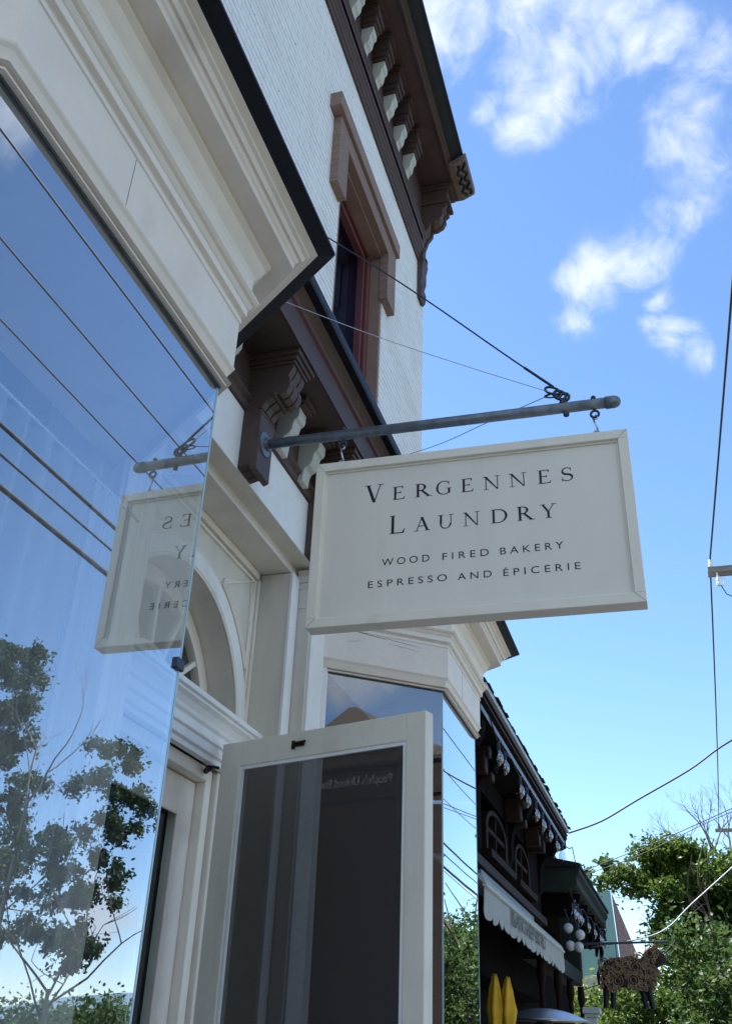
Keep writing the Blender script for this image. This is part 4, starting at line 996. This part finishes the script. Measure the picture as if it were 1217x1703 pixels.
# string lights
def bulbs(label, ys, zfun, x, hook):
    t = thing('string_lights', label, 'string lights', (x,ys[0],zfun(ys[0])))
    pts = []
    for i, y in enumerate(ys):
        pts.append((x,y,zfun(y)))
        if i < len(ys)-1: pts.append((x,(y+ys[i+1])/2,(zfun(y)+zfun(ys[i+1]))/2+.035))
    obj('cord', G().tube([(x,ys[0]-.3,zfun(ys[0])+.08)]+pts+hook, .005, 6), 'cable', t)
    for y in ys:
        z = zfun(y)
        b = obj('bulb', G().lathe([(.012,-.05),(.014,-.06),(.028,-.085),(.033,-.11),(.028,-.135),(.012,-.155),(.001,-.158)], (x,y,z), 12), 'bulb', t, smooth=True)
        obj('socket', G().lathe([(.006,.0),(.014,-.004),(.017,-.055),(.012,-.06)], (x,y,z), 10), 'cable', b)
    return t
bulbs('string of clear bulbs hanging under the black eave', [6.16,6.39,7.05,7.35,7.82,8.2,8.62,9.1,9.53], lambda y: 3.42, -1.04, [(-1.04,10.2,3.5),(-1.03,10.4,3.55),(-1.02,10.62,3.38)])
bulbs('string of clear bulbs hanging under the green porch eave', [10.1,10.4,10.68,11.4,12.16,12.89,13.2,13.72], lambda y: 2.98+.025*(y-10), -1.02, [(-1.02,14.1,3.2)])
# globe lamps
for i, (x, z, lb) in enumerate(((-1.13,2.80,'upper left white globe lamp beside the porch post'),(-1.02,2.74,'upper right white globe lamp nearest the porch eave'),(-1.12,2.64,'lower left white globe lamp above the porch beam'),(-1.04,2.63,'lower right white globe lamp crossed by the sheep bar'))):
    t = thing('globe_lamp', lb, 'lamp', (x,10.5,z), 'white globe lamps by the porch')
    obj('globe', G().sphere((x,10.5,z), .048, 18, 12), 'globe', t, smooth=True)
    obj('cord', G().tube([(x,10.5,z+.045),(x,10.5,z+.10),(x-.04,10.6,2.99)], .006, 6), 'cable', t)
# sheep and its bar
bar = thing('sign_bar', 'thin steel bar reaching out from the porch carrying the sheep figure', 'bar', (-1.2,11,2.72))
obj('rod', G().tube([(-1.12,11,2.705),(-.19,11,2.735)], .011, 8), 'iron', bar)
obj('brace', G().tube([(-.2,11,2.735),(-.205,11,2.83)], .004, 6), 'iron', bar)
wire('bar_stay', [(-.95,11,2.68),(-.47,11,2.76),(-.20,11.0,2.86),(.065,11.1,3.10),(.55,11.2,3.50),(1.6,11.5,4.4),(2.7,12.5,5.4)], .0065, 'pale thick cable sagging from the sheep bar up towards the pole', mat='steel')
sh_ = thing('sheep_figure', 'rusty metal sheep sculpture covered in coils hanging from the bar', 'sculpture', (-.55,11,2.1))
outl = [(-.885,2.40),(-.895,2.33),(-.88,2.30),(-.83,2.275),(-.76,2.28),(-.70,2.31),(-.60,2.305),(-.53,2.29),(-.47,2.265),(-.41,2.29),(-.37,2.34),(-.345,2.42),(-.335,2.49),(-.30,2.51),(-.25,2.53),(-.232,2.57),(-.26,2.62),(-.30,2.665),(-.34,2.685),(-.40,2.67),(-.44,2.63),(-.47,2.585),(-.55,2.58),(-.66,2.585),(-.76,2.58),(-.84,2.555),(-.875,2.49)]
cent = (-.60,2.44); nO = len(outl)
g = G()
rings_ = [(1.0,.0),(.97,.03),(.86,.05)]
vs = []
for sg in (-1,1):
    for k_, dy in rings_:
        vs += [(cent[0]+(p[0]-cent[0])*k_, 11+sg*dy, cent[1]+(p[1]-cent[1])*k_) for p in outl]
fs = []
for b0_ in (0, 3*nO):
    for q_ in range(2):
        for i in range(nO): fs.append((b0_+q_*nO+i, b0_+q_*nO+(i+1)%nO, b0_+(q_+1)*nO+(i+1)%nO, b0_+(q_+1)*nO+i))
    fs.append(tuple(b0_+2*nO+i for i in range(nO)))
g.add(vs, fs)
obj('body', g, 'rust', sh_)
cg = G()
def inside(x, z):
    r_ = False
    for i in range(nO):
        a, b = outl[i], outl[(i+1)%nO]
        if (a[1] > z) != (b[1] > z) and x < (b[0]-a[0])*(z-a[1])/(b[1]-a[1])+a[0]: r_ = not r_
    return r_
cs = []
rnd = random.Random(3); tries = 0
while len(cs) < 60 and tries < 4000:
    tries += 1
    x, z, r_ = rnd.uniform(-.89,-.25), rnd.uniform(2.27,2.68), rnd.choice((.018,.026,.036,.052))
    if inside(x,z) and x < -.32 and all((x-a)**2+(z-b)**2 > ((r_+c_)*.8)**2 for a,b,c_ in cs): cs.append((x,z,r_))
for x, z, r_ in cs:
    for q_ in (1,.55):
        for sd_ in (-1,1): cg.ring((x,11+sd_*.052,z), r_*q_, .005, 'y', 12, 5)
obj('coil_fleece', cg, 'coil', sh_)
for xa, xb in ((-.845,-.862),(-.775,-.79),(-.50,-.475),(-.44,-.41)):
    obj('leg', G().tube([(xa,11,2.32),((xa+xb)/2,11,2.23),(xb,11,2.125)], [.036,.028,.025], 8), 'black', sh_)
obj('tail', G().tube([(-.885,11,2.5),(-.915,11,2.42),(-.915,11,2.33)], [.02,.018,.01], 8), 'black', sh_)
obj('hanger', G().tube([(-.43,11,2.62),(-.43,11,2.73)], .004, 6).tube([(-.72,11,2.57),(-.72,11,2.72)], .004, 6), 'iron', sh_)

# closed yellow parasols, heater, post
def parasol(x, y, zt_, label):
    t = thing('closed_parasol', label, 'parasol', (x,y,0), 'closed yellow parasols')
    obj('pole', G().tube([(x,y,0),(x,y,zt_-.05)], .016, 8), 'wood', t)
    g = G(); n_ = 18; rows = 12; vs = []
    for i in range(rows+1):
        u = i/rows; z = zt_-u*.75; r_ = .014+.034*math.sin(min(1,u*2.6)*math.pi*.62)*(1 if u < .45 else 1-.25*math.sin((u-.45)/.55*math.pi))
        if .33 < u < .45: r_ *= .78
        for k in range(n_):
            a = 2*math.pi*k/n_; f_ = r_*(1+.30*math.sin(a*5+u*5+x*9)+.22*mnoise.noise((math.cos(a)*2,math.sin(a)*2,u*7+x))); vs.append((x+f_*math.cos(a), y+f_*math.sin(a), z+.01*math.sin(a*3)))
    g.add(vs, [(i*n_+k, i*n_+(k+1)%n_, (i+1)*n_+(k+1)%n_, (i+1)*n_+k) for i in range(rows) for k in range(n_)]+[tuple(range(n_))])
    obj('canopy', g, 'yellow', t, smooth=True)
    return t
parasol(-1.182,6.6,2.085,'closed yellow parasol half hidden by the bay glass')
parasol(-1.105,6.62,2.07,'closed yellow parasol clear of the bay glass')
ht = thing('patio_heater', 'silver mushroom patio heater with shallow domed reflector', 'heater', (-.98,7.3,0))
obj('reflector', G().lathe([(.31,1.865),(.30,1.868),(.20,1.905),(.13,1.925),(.06,1.935),(.001,1.938)], (-.98,7.3,0), 40), 'heater', ht, smooth=True)
obj('stand', G().tube([(-.98,7.3,.3),(-.98,7.3,1.75)], .03, 12).lathe([(.22,0),(.22,.06),(.16,.3),(.03,.34)], (-.98,7.3,0), 24), 'heater', ht)
obj('burner', G().lathe([(.07,1.62),(.08,1.70),(.08,1.80),(.05,1.86)], (-.98,7.3,0), 20), 'iron', ht)
gp = thing('gate_post', 'pale grey square post with a flat moulded cap', 'post', (-.82,9,0))
obj('shaft', G().box(-.86,-.78,8.96,9.04,0,1.96), 'gutter', gp, bevel=.005)
obj('cap', G().box(-.875,-.765,8.945,9.055,1.96,1.985).box(-.89,-.75,8.93,9.07,1.985,2.03), 'gutter', gp, bevel=.005)

# building with the patina roof far behind
T = thing('green_roofed_building', 'tall steep building with pale green metal roof and brick gable end', 'building', (-4,31,0))
obj('metal_roof', G().add([(-1.99,30,6.02),(-3.6,30,5.99),(-3.6,30,3.8),(-1.86,30,3.84),(-1.99,30.3,6.02),(-3.6,30.3,5.99)],[(0,1,2,3),(0,4,5,1)]).box(-2.42,-2.40,29.97,30,3.83,6.0).box(-2.95,-2.93,29.97,30,3.8,6.0), 'turq', T)
obj('gable_wall', G().add([(-1.97,30.02,6.0),(-1.85,30.02,3.84),(-1.85,30.02,0),(-1.2,33,0),(-1.2,33,3.6),(-1.28,33,3.9)],[(0,1,2,3,4,5)]), 'redbrickx', T)
obj('base_wall', G().box(-6,-1.86,30.02,33,0,3.82), 'stone', T)

# ================================================================ UTILITY POLE AND WIRES
U = thing('utility_pole', 'wooden utility pole with crossarm and grey insulators beside the street', 'utility pole', (2.78,14.6,0))
obj('mast', G().tube([(2.78,14.6,-.14),(2.78,14.6,9.0)], [.15,.11], 14), 'wood', U)
arm = obj('crossarm', G().box(.93,4.63,14.50,14.545,8.40,8.49).box(.93,4.63,14.66,14.705,8.40,8.49), 'wood', U)
for x in (.99,2.93,3.71,4.45):
    obj('insulator', G().lathe([(.012,8.49),(.012,8.53),(.04,8.54),(.03,8.57),(.042,8.58),(.03,8.61),(.035,8.63),(.015,8.66)], (x,14.6,0), 12), 'porcelain', arm)
obj('cutout_switch', G().tube([(1.06,14.55,8.4),(1.06,14.55,8.33)],.012,6).lathe([(.03,8.18),(.035,8.22),(.025,8.24),(.035,8.27),(.025,8.30),(.02,8.33)], (1.06,14.55,0), 10).tube([(1.06,14.55,8.2),(1.12,14.55,8.17),(1.15,14.55,8.27),(1.10,14.55,8.30)],.01,6), 'porcelain', arm)
obj('jumper_wire', G().tube([(1.09,14.55,8.18),(1.15,14.55,8.03),(1.3,14.55,7.93),(1.6,14.55,7.9),(2.6,14.6,8.1)], .008, 6), 'cable', arm)
U2 = thing('utility_pole', 'farther utility pole with a small crossarm above the trees', 'utility pole', (2.9,34,0))
obj('mast', G().tube([(2.9,34,-.14),(2.9,34,8.9)], [.15,.11], 12), 'wood', U2)
obj('crossarm', G().box(1.2,4.6,33.95,34.05,8.36,8.46).lathe([(.03,8.46),(.05,8.52),(.03,8.62)], (1.33,34,0), 8), 'wood', U2)
def span(x0_, z0_, x1_, z1_, sag, y0_=-25, y1_=14.6):
    return [(x0_+(x1_-x0_)*t, y0_+(y1_-y0_)*t, z0_+(z1_-z0_)*t-sag*4*t*(1-t)) for t in [i/24 for i in range(25)]]
wire('power_line', span(2.1,8.66,.99,8.66,.12)+span(.99,8.66,1.33,8.6,.25,14.6,34)[1:], .014, 'overhead power line over the pavement, ending at the crossarm tip')
wire('power_line', span(2.92,8.66,2.93,8.66,.14)+span(2.93,8.66,2.9,8.6,.25,14.6,34)[1:], .012, 'overhead power line nearest the pole top, uppermost dark line reflected in glass')
wire('power_line', span(3.72,8.66,3.71,8.66,.16)+span(3.71,8.66,3.7,8.6,.25,14.6,34)[1:], .012, 'overhead power line reflected second from the top in the near glass')
wire('power_line', span(4.47,8.66,4.45,8.66,.18)+span(4.45,8.66,4.5,8.6,.25,14.6,34)[1:], .012, 'overhead power line reflected third from the top in the near glass')
wire('phone_cable', span(2.92,6.10,2.90,6.12,.12)+span(2.90,6.12,2.9,6.0,.3,14.6,34)[1:], .022, 'thick overhead phone cable, upper of the reflected lower bundle')
wire('phone_cable', span(2.94,5.87,2.92,5.90,.12)+span(2.92,5.90,2.9,5.8,.3,14.6,34)[1:], .013, 'thin overhead phone cable between two thicker ones')
wire('phone_cable', span(2.96,5.62,2.94,5.66,.12)+span(2.94,5.66,2.9,5.5,.3,14.6,34)[1:], .028, 'thickest overhead phone cable, lowest of the reflected lines')
pts = [(-1.06,10.4,3.69),(-.72,10.4,3.80),(-.339,10.4,4.004),(.2,10.45,4.30),(.653,10.5,4.60),(1.6,11.5,5.3),(2.75,14.4,6.6)]
wire('service_cable', pts, .009, 'service cable rising from the black eave corner to the right')
wire('service_cable', [(-1.358,14.2,3.92),(-.3,14.2,4.30),(.759,14.2,4.73),(2.75,14.5,5.6)], .006, 'thin upper service wire rising from the porch roof to the pole')
wire('service_cable', [(-1.358,14.25,3.88),(-.5,14.25,4.16),(.759,14.25,4.70),(2.75,14.5,5.45)], .005, 'thin lower service wire rising from the porch roof to the pole')
wire('service_cable', [(-1.2,11.6,2.3),(-.4,15,2.95),(.6,22,4.6),(2.9,34,5.2)], .006, 'thin slack wire passing low behind the sheep')

# ================================================================ TREES
def leaves(g, c, r, n, size, rnd, freq=2.6, gate=-.10):
    k_ = 0
    while k_ < n:
        p = Vector((rnd.gauss(0,.52), rnd.gauss(0,.52), rnd.gauss(0,.52)))
        q = Vector((c[0]+p.x*r[0], c[1]+p.y*r[1], c[2]+p.z*r[2]))
        k_ += 1
        d_ = mnoise.noise(q*freq)+.55*mnoise.noise(q*freq*2.7)-.28*max(0,p.length-.6)
        if d_ < gate: continue
        nrm = Vector((rnd.gauss(0,.6), rnd.gauss(0,.6), rnd.gauss(.6,.5))).normalized()
        u = nrm.orthogonal().normalized(); u.rotate(Matrix.Rotation(rnd.uniform(0,6.28),3,nrm)); v = nrm.cross(u)
        s_ = size*rnd.uniform(.6,1.3)
        a, b = u*s_, v*s_*.55
        k = nrm*s_*.15
        g.add([q-a, q-a*.2-b-k, q+a*.45-b*.8, q+a-k, q+a*.45+b*.8, q-a*.2+b-k], [(0,1,2,3,4,5)])
def branch(g, p, d, ln, r, depth, rnd, ends, spread=.6):
    pts = [p]; n_ = 4
    for i in range(n_):
        d = (d+Vector((rnd.gauss(0,.13), rnd.gauss(0,.13), rnd.gauss(.03,.09)))).normalized(); p = p+d*ln/n_; pts.append(p)
    g.tube(pts, [r*(1-.45*i/n_) for i in range(n_+1)], 6 if depth > 1 else 4, cap=False)
    if depth == 0: ends.append(p); return
    for k in range(rnd.choice((2,3))):
        dd_ = (d+Vector((rnd.gauss(0,spread), rnd.gauss(0,spread), rnd.gauss(.1,spread*.6)))).normalized()
        branch(g, pts[rnd.choice((2,3,4)) if k else 4], dd_, ln*rnd.uniform(.6,.8), r*.55, depth-1, rnd, ends, spread)
def tree(name, label, base, h, crown_r, seed, mat, leaf=.13, per=130, depth=3, clumps=None, group=None, trunk_r=.2, cat='tree', csize=.6, freq=2.6):
    rnd = random.Random(seed)
    t = thing(name, label, cat, base, group)
    g = G(); ends = []
    b = Vector(base)
    tp = b+Vector((0,0,h*.38))
    g.tube([b, b+Vector((.05,.03,h*.2)), tp], [trunk_r, trunk_r*.8, trunk_r*.7], 10)
    for k in range(5):
        a = 6.28*k/5+rnd.uniform(-.4,.4)
        branch(g, tp-Vector((0,0,rnd.uniform(0,h*.1))), Vector((math.cos(a)*.8, math.sin(a)*.8, rnd.uniform(.5,1.1))).normalized(), h*.28, trunk_r*.45, depth-1, rnd, ends)
    obj('trunk', g, 'bark', t)
    cg_ = G()
    cl = clumps or []
    if not clumps:
        cc_ = b+Vector((0,0,h*.66))
        for _ in range(46):
            while True:
                p = Vector((rnd.uniform(-1,1), rnd.uniform(-1,1), rnd.uniform(-1,1)))
                if .3 < p.length < 1: break
            cl.append((cc_.x+p.x*crown_r, cc_.y+p.y*crown_r, cc_.z+p.z*h*.34, csize*rnd.uniform(.6,1.25)))
        for e in ends: cl.append((e.x,e.y,e.z,csize*rnd.uniform(.5,.9)))
    for x, y, z, r_ in cl: leaves(cg_, (x,y,z), (r_,r_,r_*.8), int(per*1.7*(r_/csize)**2), leaf, rnd, freq)
    obj('crown', cg_, mat, t, recalc=False)
    return t
# street tree ahead: clumps where its crown stands
rnd = random.Random(11)
cl = []
for x, y, z, r_ in ((-1.55,21.6,5.05,.30),(-1.25,22,5.15,.36),(-.95,22.3,5.3,.34),(-.55,22,5.55,.40),(-.2,21.7,5.62,.42),(.2,22.4,5.35,.45),(.6,22,5.05,.45),(1.0,21.8,4.8,.5),(1.5,22.3,4.4,.6),
    (-.9,21.8,4.9,.38),(-.5,22.2,5.1,.42),(-.1,22,5.1,.5),(.4,21.6,4.9,.5),(.9,22.2,4.7,.55),(-.3,22.1,4.55,.42),(.1,21.9,4.45,.45),(.5,22,4.3,.5),(1.0,21.7,4.2,.6),(-.45,21.7,4.15,.32),(-.1,22.2,4.0,.38),(.3,21.9,3.8,.48),(.8,22,3.7,.55),(-.25,21.8,3.65,.3),
    (1.4,22,4.2,.6),(2.0,22.3,4.0,.6),(2.6,22,3.8,.7),(2.2,22,3.2,.8),(3.2,22.2,3.5,.7),(1.4,22.1,3.6,.6),(3.6,22,3.2,.7)):
    cl.append((x,y,z,r_))
    for _ in range(2): cl.append((x+rnd.gauss(0,.2), y+rnd.gauss(0,.5), z+rnd.gauss(0,.16), r_*rnd.uniform(.5,.8)))
tree('street_tree', 'green leafy street tree with spreading crown over the pavement ahead', (1.6,22,-.1), 7.0, 2.0, 5, 'leaf', leaf=.05, per=1500, clumps=cl, trunk_r=.16, csize=.6)
g = G()
bt = thing('bare_tree', 'bare dead tree top with grey twigs rising above the leafy tree', 'tree', (1.6,26,-.1))
rnd = random.Random(21); ends = []
g.tube([(1.6,26,-.1),(1.45,26,3),(1.15,26,5.4)], [.16,.12,.07], 8)
branch(g, Vector((1.15,26,5.4)), Vector((-.35,0,.9)).normalized(), 1.05, .05, 5, rnd, ends, .36)
branch(g, Vector((1.15,26,5.5)), Vector((-.75,.1,.75)).normalized(), .95, .042, 5, rnd, ends, .36)
branch(g, Vector((1.18,26,5.2)), Vector((.05,.1,1)).normalized(), .95, .045, 5, rnd, ends, .38)
branch(g, Vector((1.2,26,5.0)), Vector((.55,.0,.8)).normalized(), .95, .045, 5, rnd, ends, .38)
branch(g, Vector((.8,26,6.2)), Vector((-.15,.1,1)).normalized(), .65, .022, 3, rnd, ends, .35)
obj('trunk', g, 'twig', bt)
# dense lower mass on the right: two round trees nearer the frame edge
cl = [(random.uniform(-.1,2.6), random.uniform(15.5,18.5), random.uniform(.9,3.4), random.uniform(.35,.6)) for _ in range(80)]
tree('bushy_tree', 'dark dense low tree filling the space under the street tree', (1.1,17,-.1), 3.6, 1.2, 8, 'leafd', leaf=.05, per=520, clumps=cl, trunk_r=.10, csize=.5)
cl = [(random.uniform(-3.2,.3), random.uniform(24,28), random.uniform(.6,3.0), random.uniform(.45,.8)) for _ in range(60)]
tree('light_shrub', 'yellow green shrub mass behind the hanging sheep', (-1.6,26,-.1), 3.0, 1.5, 9, 'leafl', leaf=.06, per=420, clumps=cl, trunk_r=.08, cat='shrub', csize=.6)
cl = [(random.uniform(-1.5,.8), random.uniform(18.5,20.5), random.uniform(.4,2.75), random.uniform(.25,.5)) for _ in range(60)]+[(random.uniform(-.5,.9), 20+random.uniform(-.5,.5), random.uniform(2.6,3.3), random.uniform(.25,.4)) for _ in range(16)]
tree('green_shrub', 'mid green shrub at the foot of the street tree', (-.5,19.5,-.1), 2.5, 1.0, 10, 'leaf', leaf=.05, per=380, clumps=cl, trunk_r=.06, cat='shrub', csize=.4)
# trees across the street, seen in the window glass
rnd = random.Random(61)
def clump_list(pts, r0, n, sp):
    o = []
    for x, y, z in pts:
        o.append((x,y,z,r0*rnd.uniform(.5,.8)))
        for _ in range(2): o.append((x+rnd.gauss(0,sp*.8), y+rnd.gauss(0,sp*1.6), z+rnd.gauss(0,sp*.7), r0*rnd.uniform(.5,.8)))
    return o
ca = [(12.31,22.76,8.57),(11.89,23.09,8.24),(12.63,22.5,7.72),(11.99,23.02,7.5),(11.58,23.33,7.25),(12.27,22.79,6.84),(12.59,22.54,6.49),(13.0,22.2,6.13),(11.97,23.03,6.42),(11.57,23.34,6.63),(12.25,22.81,5.79),(12.68,22.47,5.45),(13.16,22.06,5.67),(11.94,23.05,5.68),(12.37,22.71,4.91),(12.16,22.88,5.08),(12.8,22.36,4.72),(13.1,22.12,4.83),(12.39,22.7,4.21),(12.79,22.37,3.9),(12.11,22.92,3.82),(13.12,22.1,3.87),(12.39,22.7,3.4)]
tree('maple_tree', 'broad leafy tree across the street mirrored in the middle of the near pane', (12.7,22.4,-.1), 7.6, 1.0, 31, 'leafm', leaf=.055, per=620, clumps=clump_list(ca,.46,5,.36), trunk_r=.07, csize=.40)
cb_ = [(16.07,22.14,11.2),(15.74,22.45,11.48),(15.76,22.44,10.74),(15.74,22.45,9.85),(15.41,22.75,10.1),(15.41,22.75,8.89),(15.65,22.54,8.5),(15.02,23.09,7.95),(15.24,22.9,7.42),(14.92,23.18,6.52),(15.24,22.9,6.31),(14.95,23.15,5.59),(15.06,23.06,4.83),(14.81,23.27,3.98),(16.6,21.8,11.3),(16.8,21.6,10.3),(16.7,21.6,9.2),(16.6,21.7,8.0),(16.4,21.9,6.8),(16.2,22,5.6)]
tree('maple_tree', 'tall leafy tree across the street mirrored at the left of the near pane', (16.2,22.0,-.1), 9.0, 1.4, 33, 'leafm', leaf=.06, per=620, clumps=clump_list(cb_,.55,5,.42), trunk_r=.09, csize=.42)
tree('maple_tree', 'leafy kerbside tree down the street mirrored in the far bay pane', (4.3,30.0,-.1), 4.9, 1.5, 35, 'leaf', leaf=.07, per=300, trunk_r=.18, csize=.7)
g = G()
bt = thing('bare_tree', 'bare forked branch tree across the street mirrored in the near pane', 'tree', (13.9,21.5,-.1))
rnd = random.Random(41)
g.tube([(13.9,21.5,-.1),(13.8,21.5,4),(13.7,21.5,7)], [.09,.06,.045], 8)
branch(g, Vector((13.7,21.5,7)), Vector((-.45,.3,.9)).normalized(), 1.7, .035, 3, rnd, ends, .45)
branch(g, Vector((13.7,21.5,6.8)), Vector((.25,-.2,.95)).normalized(), 1.6, .03, 3, rnd, ends, .45)
obj('trunk', g, 'twig', bt)
hd = G(); rnd = random.Random(51)
for _ in range(70): leaves(hd, (rnd.uniform(10.5,18), rnd.uniform(25.5,30), rnd.uniform(.4,2.3)), (.9,.9,.6), 620, .08, rnd, 2.6, -.5)
hdo = obj('hedge', hd, 'leafd', recalc=False); tag(hdo, 'dark green hedge across the street behind the mirrored trees', 'hedge')

# ================================================================ BANK ACROSS THE STREET (seen mirrored in the canted pane)
K = thing('bank_building', 'red brick bank across the street with tan gable and white wall lettering', 'building', (22,-10,0))
XB = 18.0
pent = [(-16.5,0),(-3.9,0),(-3.9,8.05),(-4.35,8.72),(-10.9,8.72),(-11.4,8.05),(-16.5,8.05)]
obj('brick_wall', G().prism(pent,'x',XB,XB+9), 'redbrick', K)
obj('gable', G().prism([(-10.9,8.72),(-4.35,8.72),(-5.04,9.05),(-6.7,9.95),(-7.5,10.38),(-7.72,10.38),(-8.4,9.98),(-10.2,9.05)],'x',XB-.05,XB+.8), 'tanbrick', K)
obj('string_course', G().box(XB-.06,XB,-16.4,-3.9,8.62,8.71).box(XB-.05,XB,-16.4,-3.9,7.75,7.83), 'redbrick', K)
text_mesh('wall_lettering', "People's United Bank", .36, 'lettering', K, (XB-.02,-6.25,8.14), ROT_W, spacing=1.0, ex=.02, fit=2.5)
for y in (-14,-12,-10.2):
    f_ = G().box(XB-.06,XB+.02,y-.45,y-.37,4.9,7.1).box(XB-.06,XB+.02,y+.37,y+.45,4.9,7.1).box(XB-.06,XB+.02,y-.37,y+.37,7.0,7.1).box(XB-.06,XB+.02,y-.37,y+.37,5.95,6.02).box(XB-.1,XB+.02,y-.5,y+.5,4.8,4.9)
    wo = obj('window', f_, 'stone', K); obj('pane', G().box(XB-.03,XB-.015,y-.37,y+.37,4.9,7.0), 'glassup', wo)
for y in (-13,-10.3):
    w2 = .8 if y < -5 else .5
    pts = [(y-w2,.4),(y+w2,.4)]+[(y+w2*math.cos(R(a)), 3.2+w2*math.sin(R(a))) for a in range(0,181,12)]
    wo = obj('arched_opening', G().prism(pts,'x',XB-.03,XB-.01), 'glassup', K)
    obj('arch_trim', G().arcband((y,3.2),w2+.02,w2+.2,XB-.06,XB-.005,0,180,24), 'stone', wo)
